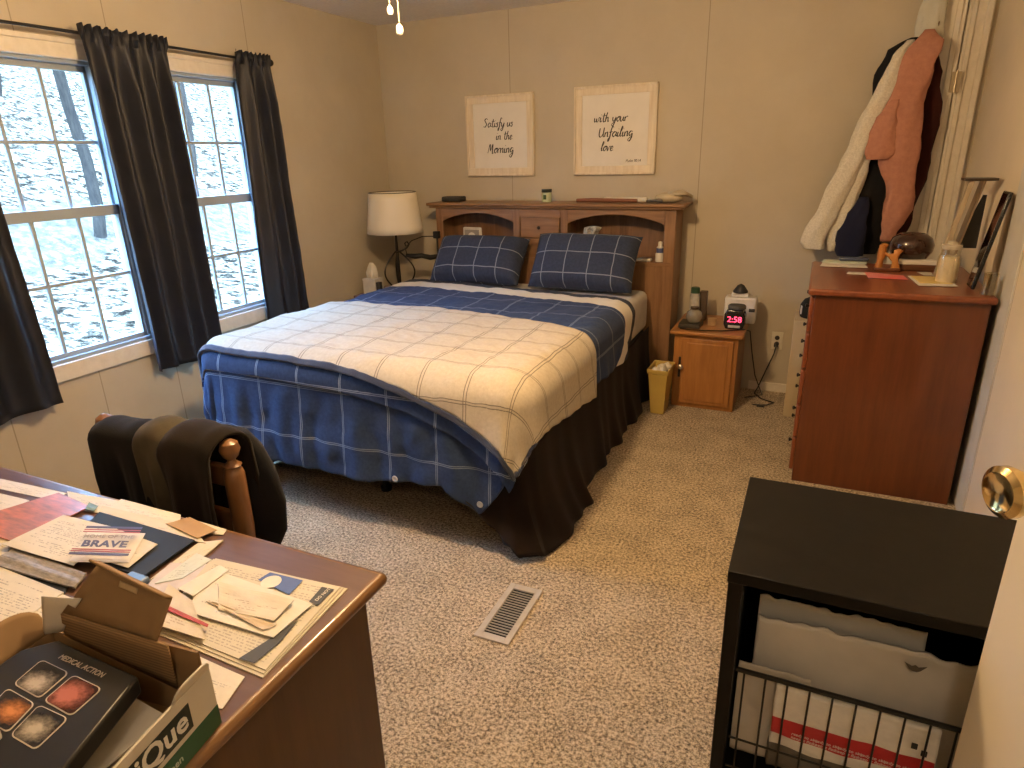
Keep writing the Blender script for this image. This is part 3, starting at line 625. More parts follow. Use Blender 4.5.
def script_part(txt, parent, cx, z, sc, y):
    wd = sum(GL_[c][0] for c in txt)*sc; x = cx-wd/2; mb = MB()
    for c in txt:
        adv, st_ = GL_[c]
        for pts in st_:
            P = [Vector((p[0]+.18*p[1], p[1])) for p in pts]; P = [P[0]]+P+[P[-1]]; out = []; 
            for i in range(1, len(P)-2):
                for j in range(5):
                    t = j/5; a, b, c2, d = P[i-1], P[i], P[i+1], P[i+2]
                    out.append(.5*((2*b)+(c2-a)*t+(2*a-5*b+4*c2-d)*t*t+(3*b-a-3*c2+d)*t**3))
            out.append(P[-1]); q = [(x+p.x*sc, y, z+p.y*sc) for p in out]
            # heavier on the down strokes, like a brush pen
            rr = [sc*(.12 if i and q[i][2] < q[i-1][2] else .065) for i in range(len(q))]
            mb.tube(q, rr, 6)
        x += adv*sc
    for p in mb.v: p.y = y+(p.y-y)*.25
    return mb.build('lettering', INK, parent)
def picture(label, x0, x1, z0, z1, lines, tilt=0):
    o = thing('framed_print', label, 'picture', ((x0+x1)/2, YB, (z0+z1)/2), 0, 'framed prints above the headboard')
    fw = .055; y0 = YB-.028
    b = MB()
    for (a, c, d, e) in ((x0, x1, z1-fw, z1), (x0, x1, z0, z0+fw), (x0, x0+fw, z0+fw, z1-fw), (x1-fw, x1, z0+fw, z1-fw)):
        b.box(a, c, y0+.006, YB-.002, d, e)
    for (a, c, d, e) in ((x0, x1, z1-.014, z1), (x0, x1, z0, z0+.014), (x0, x0+.014, z0, z1), (x1-.014, x1, z0, z1)):
        b.box(a, c, y0-.004, y0+.008, d, e)
    b.build('frame', FRW, o, bevel=.003)
    MB().box(x0+fw-.003, x1-fw+.003, YB-.016, YB-.004, z0+fw-.003, z1-fw+.003).build('print', PAPER, o)
    for txt, tx, tz, size in lines:
        if txt.startswith('Psalm'): text_part(txt, 'lettering', INK, o, size, T(tx, YB-.0175, tz) @ RX(PI/2), shear=.35, align='CENTER', sx=.8)
        else: script_part(txt, o, tx, tz, size, YB-.0172)
    return o
P1 = (-2.372, -1.848, 1.405, 1.945); P2 = (-1.556, -1.0, 1.405, 1.955)
c1 = (P1[0]+P1[1])/2; c2 = (P2[0]+P2[1])/2
picture('left framed print in whitewashed wood reading Satisfy us in the Morning', *P1, [('Satisfy us', c1-.015, 1.735, .028), ('in the', c1+.03, 1.650, .028), ('Morning', c1+.0, 1.562, .032)])
picture('right framed print in whitewashed wood reading with your Unfailing love', *P2, [('with your', c2-.03, 1.735, .029), ('Unfailing', c2+.005, 1.642, .031), ('love', c2-.05, 1.556, .029), ('Psalm 90:14', c2+.13, 1.482, .026)])

# ------------------------------------------------------------------ nightstand and its things
NSW = wood('golden_oak', (.42, .19, .055), (.27, .11, .03), 'z', .38, coat=.2); NST = wood('golden_oak_top', (.42, .19, .055), (.27, .11, .03), 'x', .35, coat=.2)
ns = thing('nightstand', 'small golden oak nightstand with a raised panel door', 'nightstand', (-.535, 4.2, 0))
MB().box(-.75, -.318, 3.945, 4.44, .476, .50).build('nightstand_top', NST, ns, bevel=.006)
MB().box(-.725, -.345, 3.975, 4.43, .0, .476).build('body', NSW, ns, bevel=.003)
dn = MB().box(-.675, -.37, 3.957, 3.975, .03, .455); dn.box(-.645, -.40, 3.950, 3.958, .055, .43)
dn = dn.build('door', NSW, ns, bevel=.010)
MB().box(-.69, -.672, 3.96, 3.974, .2, .33).build('hinge_plate', pm('dark_bronze', (.025, .02, .018)), ns, bevel=.002)
MB().lathe([(.006, 0), (.007, .012), (.015, .018), (.016, .026), (.008, .033), (.0001, .034)], (0, 0, 0), 18, T(-.672, 3.957, .275) @ RX(PI/2)).build('knob', pm('knob_bright', (.7, .62, .5), rough=.15, metal=.8), dn)
DK = pm('matte_black', (.03, .03, .033))
ac = thing('alarm_clock', 'black alarm clock with glowing red digits on the nightstand', 'alarm clock', (-.385, 4.12, .5))
s_ = MB().prism([(-.05, 0), (.05, 0), (.062, .03), (.062, .085), (.045, .12), (-.045, .12), (-.06, .09), (-.062, .03)], 0, .09, T(-.392, 4.17, .502) @ RX(PI/2)); s_.build('clock_body', pm('gloss_black', (.015, .015, .017), rough=.2), ac, bevel=.008, seg=3)
s_ = MB().lathe([(.042, 0), (.05, .005), (.05, .022), (.044, .03)], (0, 0, 0), 28, T(-.385, 4.12, .620) @ Matrix.Diagonal((1.05, .8, 1, 1))); s_.build('speaker_top', pm('grille_grey', (.07, .065, .06), (.03, .03, .03), 200, .7), ac)
text_part('2:58', 'digits', emissive('red_digits', (1, .05, .12), 4), ac, .05, T(-.390, 4.079, .548) @ RX(PI/2), align='CENTER', extrude=.001)
MB().box(-.425, -.355, 4.074, 4.080, .512, .528).build('button_bar', pm('silver_plastic', (.5, .5, .48), rough=.3), ac, bevel=.003)
wm = thing('white_noise_machine', 'white box shaped device with black cap behind the alarm clock', 'device', (-.37, 4.3, .5))
MB().box(-.475, -.285, 4.25, 4.36, .501, .665).build('housing', pm('white_plastic', (.78, .76, .72), rough=.35), wm, bevel=.012, seg=3)
MB().box(-.44, -.34, 4.27, 4.33, .665, .69).build('white_tab', pm('white_plastic', (.78, .76, .72)), wm, bevel=.004)
MB().lathe([(.045, 0), (.045, .01), (.02, .045), (.0001, .055)], (-.39, 4.3, .69), 16).build('cap', pm('matte_black', (.03, .03, .033)), wm)
MB().box(-.325, -.29, 4.243, 4.251, .58, .60).build('slot', DK, wm)
bk = MB().box(-.715, -.585, 4.02, 4.16, .501, .528).build('dark_book', pm('book_dark', (.06, .055, .045), (.03, .028, .022), 30, .5), None, bevel=.004); tag(bk, 'small dark book lying under the glass jar on the nightstand', 'book')
gj = thing('glass_jar', 'round grey glass jar standing on the small dark book', 'jar', (-.62, 4.09, .528))
MB().lathe([(.035, 0), (.045, .01), (.052, .035), (.045, .062), (.03, .075), (.024, .082)], (-.632, 4.09, .529), 24).build('jar_body', pm('smoky_glass', (.30, .28, .22), (.18, .16, .12), 12, .1, coat=.6), gj)
MB().lathe([(.026, 0), (.026, .014)], (-.632, 4.09, .611), 20).build('lid', pm('lid_brown', (.05, .03, .02), rough=.3), gj)
gb = thing('green_capped_bottle', 'small bottle with green cap at the back of the nightstand left side', 'bottle', (-.63, 4.20, .5))
MB().lathe([(.03, 0), (.032, .01), (.032, .17), (.024, .185)], (-.655, 4.22, .501), 20).build('bottle_body', pm('label_white', (.52, .50, .47), (.25, .24, .22), 30, .4), gb)
MB().lathe([(.028, 0), (.028, .032), (.024, .036)], (-.655, 4.22, .686), 20).build('cap', pm('cap_green', (.03, .09, .05), rough=.4), gb)
MB().box(-.632, -.585, 4.25, 4.30, .501, .69).build('dark_pack', pm('pack_brown', (.09, .06, .04), rough=.5), None, bevel=.004); tag(bpy.context.scene.objects['dark_pack'], 'upright dark brown pack behind the green-capped bottle', 'pack')
cu_ = thing('small_cup', 'tiny tan cup between the jar and the alarm clock', 'cup', (-.53, 4.15, .5))
MB().lathe([(.018, 0), (.024, .002), (.027, .045), (.025, .045), (.022, .006), (.0001, .004)], (-.53, 4.15, .501), 20).build('cup_body', pm('tan_ceramic', (.5, .33, .18), rough=.4), cu_)
cb = MB().tube([(-.70, 4.0, .504), (-.64, 3.985, .504), (-.55, 3.99, .504), (-.45, 4.02, .504), (-.37, 4.06, .505), (-.335, 4.09, .505), (-.30, 4.16, .48), (-.285, 4.3, .30), (-.26, 4.4, .12), (-.2, 4.33, .012), (-.3, 4.25, .01)], .0035, 6)
tag(cb.build('power_cord', BLK, None), 'thin black cord across the nightstand top and down its side', 'cord')
ou = thing('wall_outlet', 'cream double wall outlet with a plug, right of the nightstand', 'outlet', (-.15, YB, .352))
MB().box(-.185, -.115, YB-.006, YB, .292, .412).build('cover_plate', pm('outlet_cream', (.72, .67, .55), rough=.35), ou, bevel=.003)
for z in (.372, .332): MB().lathe([(.015, 0), (.015, .003)], (0, 0, 0), 16, T(-.15, YB-.006, z) @ RX(PI/2)).build('socket', pm('outlet_dark', (.05, .04, .035)), ou)
pg = thing('plug_cord', 'black plug and cord running from the wall outlet down to the carpet', 'cord', (-.15, YB-.02, .33))
MB().box(-.165, -.14, YB-.035, YB-.010, .315, .335).build('plug', DK, pg, bevel=.004)
MB().tube([(-.152, YB-.03, .315), (-.158, YB-.035, .27), (-.20, YB-.03, .14), (-.235, YB-.05, .03), (-.25, 4.36, .008), (-.2, 4.27, .007), (-.12, 4.22, .007), (-.16, 4.16, .007), (-.24, 4.14, .007)], .004, 6).build('cord', BLK, pg)
MB().box(-.215, -.17, 4.12, 4.14, .002, .016).build('connector', DK, pg, bevel=.003)
# wastebasket
wb = thing('wastebasket', 'narrow yellow plastic wastebasket between bed and nightstand', 'wastebasket', (-.77, 3.87, 0))
def rect_ring(hx, hy, z, cx=-.772, cy=3.85): return [(cx+a*hx, cy+c*hy, z) for a, c in ((-1, -1), (1, -1), (1, 1), (-1, 1))]
lv = [(.040, .07, .004), (.058, .095, .27), (.064, .102, .272), (.066, .104, .298), (.060, .098, .298), (.054, .09, .27), (.037, .066, .012)]
s_ = MB(); vs = []; fs = []
for hx, hy, z in lv: vs += rect_ring(hx, hy, z)
for i in range(len(lv)-1):
    for k in range(4): fs.append((i*4+k, i*4+(k+1) % 4, (i+1)*4+(k+1) % 4, (i+1)*4+k))
fs += [(3, 2, 1, 0), tuple(24+k for k in range(4))]
s_.add(vs, fs).build('bin_body', pm('yellow_plastic', (.52, .38, .10), (.46, .33, .09), 6, .4), wb, bevel=.006)
for k in range(4):
    s_ = MB().ellipsoid((-.79+.02*(k % 2)+.008*k, 3.80+.035*k, .275), (.03, .035, .03), 12, 8); s_.v = [p+Vector((nz(p.x*50, p.y*50), nz(p.y*50, p.z*50), nz(p.z*50, p.x*50)))*.012 for p in s_.v]
    tag(s_.build('crumpled_tissue', pm('tissue_white', (.74, .71, .66)), None, smooth=25), 'crumpled white tissue in the yellow wastebasket', 'tissue', 'crumpled tissues in the wastebasket')

# ------------------------------------------------------------------ dresser
CH1 = wood('cherry', (.145, .042, .013), (.085, .022, .007), 'z', .33, .7, coat=.25); CHT = wood('cherry_top', (.24, .068, .025), (.16, .04, .015), 'y', .35, coat=.25)
ds = thing('dresser', 'tall cherry brown dresser with end panel facing the camera', 'dresser', (.35, 3.56, 0))
MB().box(.0, .70, 3.14, 3.95, .925, .955).build('dresser_top', CHT, ds, bevel=.010, seg=3)
MB().box(.03, .685, 3.165, 3.925, .0, .925).build('carcass', CH1, ds, bevel=.004)
for k in range(5):
    z0 = .05+k*.175; d = MB().box(.012, .031, 3.185, 3.905, z0, z0+.162).build('drawer', CHT, ds, bevel=.005)
    for y in (3.37, 3.72): MB().lathe([(.005, 0), (.006, .006), (.011, .010), (.009, .016), (.0001, .018)], (0, 0, 0), 14, T(.012, y, z0+.08) @ RY(-PI/2)).build('knob', pm('dark_bronze', (.025, .02, .018)), d)
DT = .956
# ---- paper helper (every sheet its own thing)
def sheet(name, label, cat, pts, z, mat, group=None, th=.0012, wav=.0015, seed=None, nu=14, nv=10, curl=0, parent=None):
    seed = random.random()*9 if seed is None else seed
    P = [Vector((x, y)) for x, y in pts]
    if z < .80 and abs(pts[0][0]) > 1.0 or (parent is not None and z < .8) or (z < .785 and pts[0][0] < -.8 and pts[0][1] > .58): z = .7515+(z-.7515)*.5
    if z > .9: z += th
    def fn(u, v):
        a = P[0].lerp(P[1], u); c = P[3].lerp(P[2], u); p = a.lerp(c, v)
        e = max(abs(2*u-1), abs(2*v-1))
        return (p.x, p.y, z+wav*(.5+.5*nz(u*2.5+seed, v*2.5, seed))+curl*max(0, (u-.6)/.4)**2)
    w_ = (P[1]-P[0]).length; h_ = (P[3]-P[0]).length
    o = MB().grid(fn, nu, nv, cloth=lambda u, v: (u, v)).build(name, mat, parent, solid=th, solid_off=1, smooth=None)
    if parent is None: tag(o, label, cat, group)
    return o
def quad(cx, cy, w_, h_, a):
    c, s_ = math.cos(a), math.sin(a)
    return [(cx+x*c-y*s_, cy+x*s_+y*c) for x, y in ((-w_/2, h_/2), (w_/2, h_/2), (w_/2, -h_/2), (-w_/2, -h_/2))]
WHT = pm('paper_white', (.70, .67, .61), (.64, .61, .55), 6, .6); WHT2 = printed('printed_letter'); 
sheet('envelope', 'long white envelope lying at the front left of the dresser top', 'envelope', [(.05, 3.84), (.25, 3.85), (.26, 3.76), (.04, 3.755)], DT+.002, WHT, 'papers on the dresser', th=.004)
sheet('envelope', 'pale green edged envelope behind the long white one on the dresser', 'envelope', [(.06, 3.93), (.26, 3.92), (.26, 3.87), (.05, 3.87)], DT+.002, pm('pale_green_paper', (.55, .6, .48)), 'papers on the dresser', th=.012)
sheet('greeting_card', 'red and white card near the front edge of the dresser top', 'card', [(.24, 3.62), (.40, 3.56), (.41, 3.46), (.25, 3.47)], DT+.002, pm('red_card', (.75, .04, .05), (.7, .3, .28), 9, .4), 'papers on the dresser', th=.003)
sheet('card', 'white card sticking out under the red card on the dresser', 'card', [(.17, 3.62), (.245, 3.62), (.245, 3.55), (.16, 3.56)], DT+.001, WHT, 'papers on the dresser', th=.002)
sheet('yellow_note', 'yellow note on a white envelope at the dresser front edge', 'note', [(.43, 3.56), (.56, 3.56), (.575, 3.39), (.45, 3.38)], DT+.004, pm('yellow_paper', (.72, .56, .22), (.66, .5, .18), 8, .6), 'papers on the dresser', th=.002)
sheet('envelope', 'white envelope under the yellow note at the dresser front edge', 'envelope', [(.42, 3.57), (.57, 3.57), (.59, 3.35), (.44, 3.33)], DT+.001, WHT, 'papers on the dresser', th=.002)
sheet('card', 'small white card beside the candle jar on the dresser', 'card', [(.47, 3.70), (.53, 3.70), (.53, 3.62), (.49, 3.61)], DT+.001, WHT, 'papers on the dresser', th=.002)
gls = thing('eyeglasses', 'dark framed eyeglasses lying behind the envelopes on the dresser', 'eyeglasses', (.15, 4.0, DT))
for cx in (.085, .145): MB().tube([(cx+.024*math.cos(k*PI/8), 3.905, DT+.038+.018*math.sin(k*PI/8)) for k in range(16)], .003, 6, closed=True).build('rim', BLK, gls)
for x in (.062, .168): MB().tube([(x, 3.905, DT+.045), (x, 3.925, DT+.042), (x+.005, 3.94, DT+.035)], .0028, 6).build('temple', BLK, gls)
gls.location.z = 0; gls['mw'] = [1, 0, 0, 0, 0, 1, 0, 0, 0, 0, 1, 0, 0, 0, 0, 1]; gls.location = (0, 0, 0)
o = MB().box(.13, .27, 3.875, 3.90, DT+.016, DT+.035).build('phone_case', pm('navy_plastic', (.06, .08, .14), rough=.3), None, bevel=.008); tag(o, 'dark blue slim case lying on the pale green envelope on the dresser', 'case')
fg = thing('wooden_figurine', 'orange carved wooden figurine of two joined shapes on the dresser', 'figurine', (.33, 3.72, DT))
WF = wood('carved_wood', (.55, .24, .06), (.36, .13, .03), 'z', .4)
MB().box(.285, .40, 3.69, 3.74, DT, DT+.016).build('base', wood('carved_dark', (.16, .05, .02), (.1, .03, .01), 'x'), fg, bevel=.004)
MB().loft([(.305, 3.715, DT+.016, .018, .016), (.307, 3.715, DT+.05, .014, .013), (.31, 3.715, DT+.08, .02, .015), (.308, 3.715, DT+.105, .016, .013), (.312, 3.715, DT+.125, .02, .014), (.315, 3.715, DT+.135, .006, .005)], 14, .12, 3).build('figure', WF, fg)
MB().loft([(.375, 3.715, DT+.016, .02, .016), (.372, 3.715, DT+.045, .013, .012), (.36, 3.715, DT+.065, .022, .014), (.375, 3.715, DT+.085, .014, .012), (.38, 3.715, DT+.10, .02, .012), (.38, 3.715, DT+.108, .005, .005)], 14, .12, 3, seed=2).build('figure', WF, fg)
MB().tube([(.315, 3.715, DT+.09), (.34, 3.712, DT+.075), (.365, 3.715, DT+.08)], .008, 8).build('arm', WF, fg)
bs = thing('wooden_tray', 'brown wooden tray holding papers under the round dark bowl', 'tray', (.46, 3.68, DT))
MB().box(.38, .555, 3.74, 3.90, DT, DT+.03).build('tray_body', wood('tray_brown', (.14, .055, .025), (.08, .03, .012), 'x', .4), bs, bevel=.004)
o = sheet('folded_papers', 'cream folded papers lying on the tray in front of the bowl', 'papers', [(.40, 3.80), (.545, 3.80), (.55, 3.742), (.39, 3.742)], DT+.031, WHT, th=.02, nu=10)
bw = thing('brown_bowl', 'round glossy dark brown bowl on the dresser by the wall', 'bowl', (.44, 3.95, DT))
MB().lathe([(.04, 0), (.07, .012), (.097, .055), (.10, .085), (.088, .118), (.06, .138), (.052, .14), (.048, .132), (.01, .12)], (.445, 3.845, DT+.0305), 36).build('bowl_body', pm('brown_glaze', (.045, .018, .012), (.03, .012, .008), 8, .12, coat=.6), bw, smooth=60)
cj = thing('candle_jar', 'large glass jar of cream wax standing near the leaning black mirror', 'candle', (.575, 3.62, DT))
MB().lathe([(.035, 0), (.04, .005), (.041, .095), (.036, .11), (.036, .118)], (.555, 3.45, DT+.001), 28).build('wax', pm('cream_wax', (.72, .62, .42), (.66, .56, .38), 9, .3), cj)
MB().lathe([(.0455, 0), (.0465, .06), (.046, .11), (.038, .128), (.038, .15)], (.555, 3.45, DT+.0005), 28, cap=False).build('jar_glass', glass('clear_glass', (.96, .95, .9), .12), cj)
MB().lathe([(.039, 0), (.040, .004), (.040, .018), (.02, .022), (.02, .034), (.0001, .036)], (.555, 3.45, DT+.149), 28).build('lid', pm('lid_clear', (.55, .5, .4), rough=.15), cj)
# tall leaning stand and black mirror at the wall
st = thing('wooden_easel', 'pale wooden easel stand with a dark top tray, leaning by the wall', 'easel', (.57, 3.75, DT))
EZ = wood('pale_easel', (.52, .43, .30), (.36, .28, .18), 'z', .5)
def beam(a, c, w_, mat, nm, par, d=None):
    a, c = Vector(a), Vector(c); dirv = (c-a); L = dirv.length; q = dirv.to_track_quat('Z', 'Y').to_matrix().to_4x4()
    return MB().box(-w_/2, w_/2, -(d or w_)/2, (d or w_)/2, 0, L, Matrix.Translation(a) @ q).build(nm, mat, par, bevel=.002)
beam((.535, 3.60, DT), (.605, 3.60, 1.385), .030, EZ, 'leg', st, .02)
beam((.585, 3.68, DT), (.655, 3.64, 1.385), .024, EZ, 'leg', st, .02)
MB().box(.575, .70, 3.57, 3.68, 1.386, 1.398).build('top_tray', pm('tray_dark', (.05, .035, .025), rough=.3), st, bevel=.003)
MB().prism([(.0, 0), (.085, 0), (.085, .24), (.07, .24)], 0, .006, T(.605, 3.70, 1.08) @ RX(PI/2)).build('dark_panel', DK, st)
mr = thing('black_mirror', 'tall narrow black framed mirror leaning on the right wall', 'mirror', (.66, 3.3, DT))
s_ = MB().box(-.007, .007, -.055, .055, 0, .40, T(.632, 3.34, DT+.004) @ RY(math.radians(9))); s_.build('mirror_frame', pm('gloss_black', (.015, .015, .017)), mr, bevel=.004)
MB().box(-.0085, -.007, -.047, .047, .01, .39, T(.632, 3.34, DT+.004) @ RY(math.radians(9))).build('mirror_glass', pm('mirror_silver', (.6, .6, .6), (.58, .58, .58), 5, .05, 1), mr)
s_ = MB().lathe([(.02, 0), (.028, .003), (.024, .06), (.026, .09), (.022, .09), (.02, .06), (.022, .006), (.0001, .004)], (.668, 3.195, DT+.0005), 18); tag(s_.build('glass_tumbler', glass('clear_glass2', (.85, .82, .7), .2), None), 'small clear glass tumbler in the front right dresser corner', 'glass')
# carton and cap squeezed behind the dresser
ca = thing('cardboard_carton', 'tall pale cardboard carton standing behind the dresser', 'box', (.1, 4.2, 0))
MB().box(-.055, .27, 4.02, 4.30, 0, .60).build('carton_body', pm('pale_cardboard', (.56, .46, .30), (.48, .39, .25), 5, .7), ca, bevel=.004)
hat = thing('baseball_cap', 'black cap with a white patch on top of the tall carton', 'cap', (.05, 4.15, .6))
s_ = MB().lathe([(.085, 0), (.09, .02), (.088, .07), (.07, .10), (.035, .118), (.0001, .122)], (.055, 4.15, .601), 28); s_.build('crown', fabric('cap_black', (.02, .02, .022)), hat)
MB().box(-.03, -.02, 4.10, 4.2, .62, .67, T(0, 0, 0)).build('patch', pm('white_plastic', (.78, .76, .72)), hat, bevel=.004)

# ------------------------------------------------------------------ garments on the closet door hooks
hk = thing('over_door_hook', 'silver hook over the top of the narrow white door', 'hook', (.44, 4.4, 2.1))
MB().tube([(.455, 4.425, 2.34), (.455, 4.418, 2.2), (.455, 4.418, 2.13), (.455, 4.40, 2.10), (.455, 4.375, 2.115), (.455, 4.365, 2.14)], .004, 8).build('hook_wire', pm('chrome', (.8, .78, .74), rough=.15, metal=1), hk)
def hang(mb, amp=.012):
    # settle the cloth against the wall and crumple it
    out = []
    for p in mb.v:
        q = p+Vector((nz(p.x*9, p.y*9, p.z*7), nz(p.z*9, p.x*9, p.y*7)*.7, 0))*amp*1.6+Vector((nz(p.x*26, p.z*22), nz(p.z*24, p.x*26), 0))*amp*.6
        y2 = YB-.03-(YB-q.y)*.5; k = y2/q.y
        out.append(Vector((q.x*k, y2, 1.55+(q.z-1.55)*k)))
    mb.v = out; return mb
def dense(rings, k=4):
    o = []
    for a_, b_ in zip(rings, rings[1:]): o += [tuple(p+(q-p)*j/k for p, q in zip(a_, b_)) for j in range(k)]
    return o+[rings[-1]]
gx = thing('white_plush_collar', 'white fluffy collar piece at the top of the hanging clothes', 'cloth', (.41, 4.3, 2.1))
s_ = MB().loft(dense([(.40, 4.36, 2.0, .05, .04), (.41, 4.36, 2.06, .065, .05), (.42, 4.37, 2.14, .06, .045), (.43, 4.37, 2.25, .055, .04), (.43, 4.37, 2.30, .02, .015)]), 28, .10, 7, seed=2); hang(s_).build('collar_cloth', fabric('plush_white', (.62, .62, .56), (.5, .5, .44), bmp=.8, bscale=120), gx, smooth=180)
gj_ = thing('grey_jacket', 'light heather grey jacket hanging at the left of the clothes', 'jacket', (.2, 4.2, 2.05))
HG = pm('heather_grey', (.76, .73, .65), (.56, .53, .46), 120, .9, bmp=.4, bscale=200, spec=.1)
Y0 = 4.13
s_ = MB().loft(dense([(.325, 4.26, 2.05, .015, .02), (.29, 4.20, 1.98, .03, .05), (.245, 4.15, 1.85, .045, .06), (.20, 4.12, 1.70, .052, .065), (.165, Y0, 1.55, .057, .07), (.11, Y0, 1.40, .06, .07), (.06, Y0, 1.25, .06, .065), (.015, Y0, 1.12, .058, .06), (-.005, Y0, 1.03, .052, .055), (0, Y0, 1.0, .045, .05)]), 36, .07, 5, seed=1)
hang(s_).build('sleeve', HG, gj_, smooth=180)
s_ = MB().loft(dense([(.20, 4.16, 1.62, .03, .04), (.165, 4.16, 1.45, .055, .05), (.145, 4.17, 1.30, .055, .05), (.125, 4.17, 1.15, .050, .05), (.105, 4.17, 1.03, .04, .045), (.09, 4.17, .985, .028, .035)]), 32, .10, 4, seed=3)
hang(s_).build('body_panel', HG, gj_, smooth=180)
bj = thing('black_jacket', 'black jacket hanging behind the grey and the pink ones', 'jacket', (.25, 4.3, 2.05))
BK = fabric('black_cloth', (.012, .012, .014), (.008, .008, .01))
s_ = MB().loft(dense([(.35, 4.35, 2.07, .02, .02), (.30, 4.33, 2.02, .06, .04), (.285, 4.31, 1.9, .085, .06), (.28, 4.30, 1.75, .09, .07), (.27, 4.30, 1.6, .095, .07), (.255, 4.30, 1.45, .115, .075), (.245, 4.30, 1.3, .125, .08), (.235, 4.30, 1.15, .13, .08), (.23, 4.30, 1.0, .12, .08), (.23, 4.3, .96, .10, .07)]), 36, .05, 6, seed=5)
hang(s_).build('jacket_body', BK, bj, smooth=180)
nv = thing('navy_garment', 'dark navy garment hem hanging low under the black jacket', 'jacket', (.2, 4.1, 1.1))
s_ = MB().loft(dense([(.22, 4.17, 1.28, .02, .02), (.20, 4.12, 1.20, .045, .035), (.185, 4.10, 1.10, .065, .05), (.18, 4.10, 1.0, .07, .05), (.18, 4.10, .97, .06, .045)]), 28, .08, 5, seed=8); hang(s_).build('garment_body', fabric('navy_cloth', (.015, .018, .045)), nv, smooth=180)
pk = thing('pink_jacket', 'salmon pink fleece jacket hanging in front on the door hook', 'jacket', (.4, 4.2, 2.1))
PKM = pm('salmon_fleece', (.50, .245, .175), (.42, .195, .14), 40, .95, bmp=.5, bscale=160, spec=.1)
s_ = MB().loft(dense([(.405, 4.24, 2.09, .03, .02), (.40, 4.18, 2.03, .065, .045), (.37, 4.15, 1.92, .075, .06), (.345, 4.13, 1.80, .085, .07), (.33, 4.12, 1.68, .095, .075), (.335, 4.11, 1.55, .10, .08), (.355, 4.11, 1.45, .09, .08), (.385, 4.12, 1.34, .075, .07), (.385, 4.12, 1.22, .065, .06), (.36, 4.12, 1.12, .045, .05), (.345, 4.12, 1.05, .02, .02)]), 40, .06, 5, seed=2)
hang(s_).build('jacket_body', PKM, pk, smooth=180)
s_ = MB().loft(dense([(.30, 4.06, 1.76, .02, .02), (.27, 4.045, 1.68, .045, .035), (.255, 4.04, 1.58, .058, .045), (.25, 4.04, 1.50, .056, .045), (.245, 4.045, 1.475, .045, .035)]), 28, .10, 4, seed=4); hang(s_).build('sleeve', PKM, pk, smooth=180)
mrn = thing('maroon_garment', 'dark maroon garment hanging behind the pink jacket next to the door edge', 'jacket', (.46, 4.3, 2.0))
s_ = MB().loft(dense([(.45, 4.37, 2.02, .02, .02), (.455, 4.34, 1.9, .045, .045), (.465, 4.33, 1.75, .055, .05), (.47, 4.33, 1.6, .055, .05), (.465, 4.32, 1.4, .055, .05), (.45, 4.32, 1.25, .05, .05), (.43, 4.32, 1.12, .045, .045), (.42, 4.32, 1.06, .03, .03)]), 28, .06, 5, seed=6)
hang(s_).build('garment_body', fabric('maroon_cloth', (.05, .012, .010), (.03, .008, .007)), mrn, smooth=180)

# ------------------------------------------------------------------ near door (open) with knob
dx0, dy0 = .345, 1.155; hx, hy = .715, .44
L = math.hypot(hx-dx0, hy-dy0); ang = math.atan2(hy-dy0, hx-dx0)
M = T(dx0, dy0, 0) @ RZ(ang)
# local x along the leaf from free edge to hinge; local -y side faces the camera
d2 = MB().box(0, L, 0, .035, .01, 2.02, M).build('door_2', pm('cream_door', (.72, .65, .52), (.68, .61, .49), 4, .5), None, bevel=.002); struct(d2)
GOLD = pm('polished_brass', (.85, .66, .34), (.78, .58, .28), 6, .12, 1)
kz = 1.06
MK = M @ T(.050, 0, kz) @ RX(PI/2) @ Matrix.Scale(1.38, 4)
kn = MB().lathe([(.0001, 0), (.033, 0), (.034, .003), (.022, .009), (.013, .012), (.011, .026), (.014, .030), (.023, .040), (.0285, .052), (.0285, .060), (.022, .065), (.019, .063), (.0001, .062)], (0, 0, 0), 36, MK)
kn.build('door_knob', GOLD, d2, smooth=50)
# front-wall door jamb on the right wall
struct(MB().box(XR-.01, XR+.0, -.45, .40, 2.04, 2.11).box(XR-.01, XR, -.5, -.44, 0, 2.11).build('trim_8', TRIMW, bevel=.002))

# ------------------------------------------------------------------ floor register
rg = thing('floor_register', 'beige metal floor vent with dark slots in the carpet at the bed foot', 'floor vent', (-.84, 1.735, 0))
RGM = pm('register_beige', (.52, .47, .40), (.42, .37, .31), 20, .4, .2)
b = MB().box(-.905, -.882, 1.58, 1.89, .001, .008).box(-.798, -.775, 1.58, 1.89, .001, .008).box(-.882, -.798, 1.58, 1.608, .001, .008).box(-.882, -.798, 1.862, 1.89, .001, .008)
b.build('register_frame', RGM, rg, bevel=.0015)
MB().box(-.884, -.796, 1.606, 1.864, .0005, .0015).build('duct_opening', pm('duct_black', (.008, .007, .006), rough=.9), rg)
b = MB(); n = 19
for k in range(1, n): y = 1.608+k*.254/n; b.box(-.883, -.797, y-.0015, y+.0015, .002, .0055)
b.build('louvre', RGM, rg)

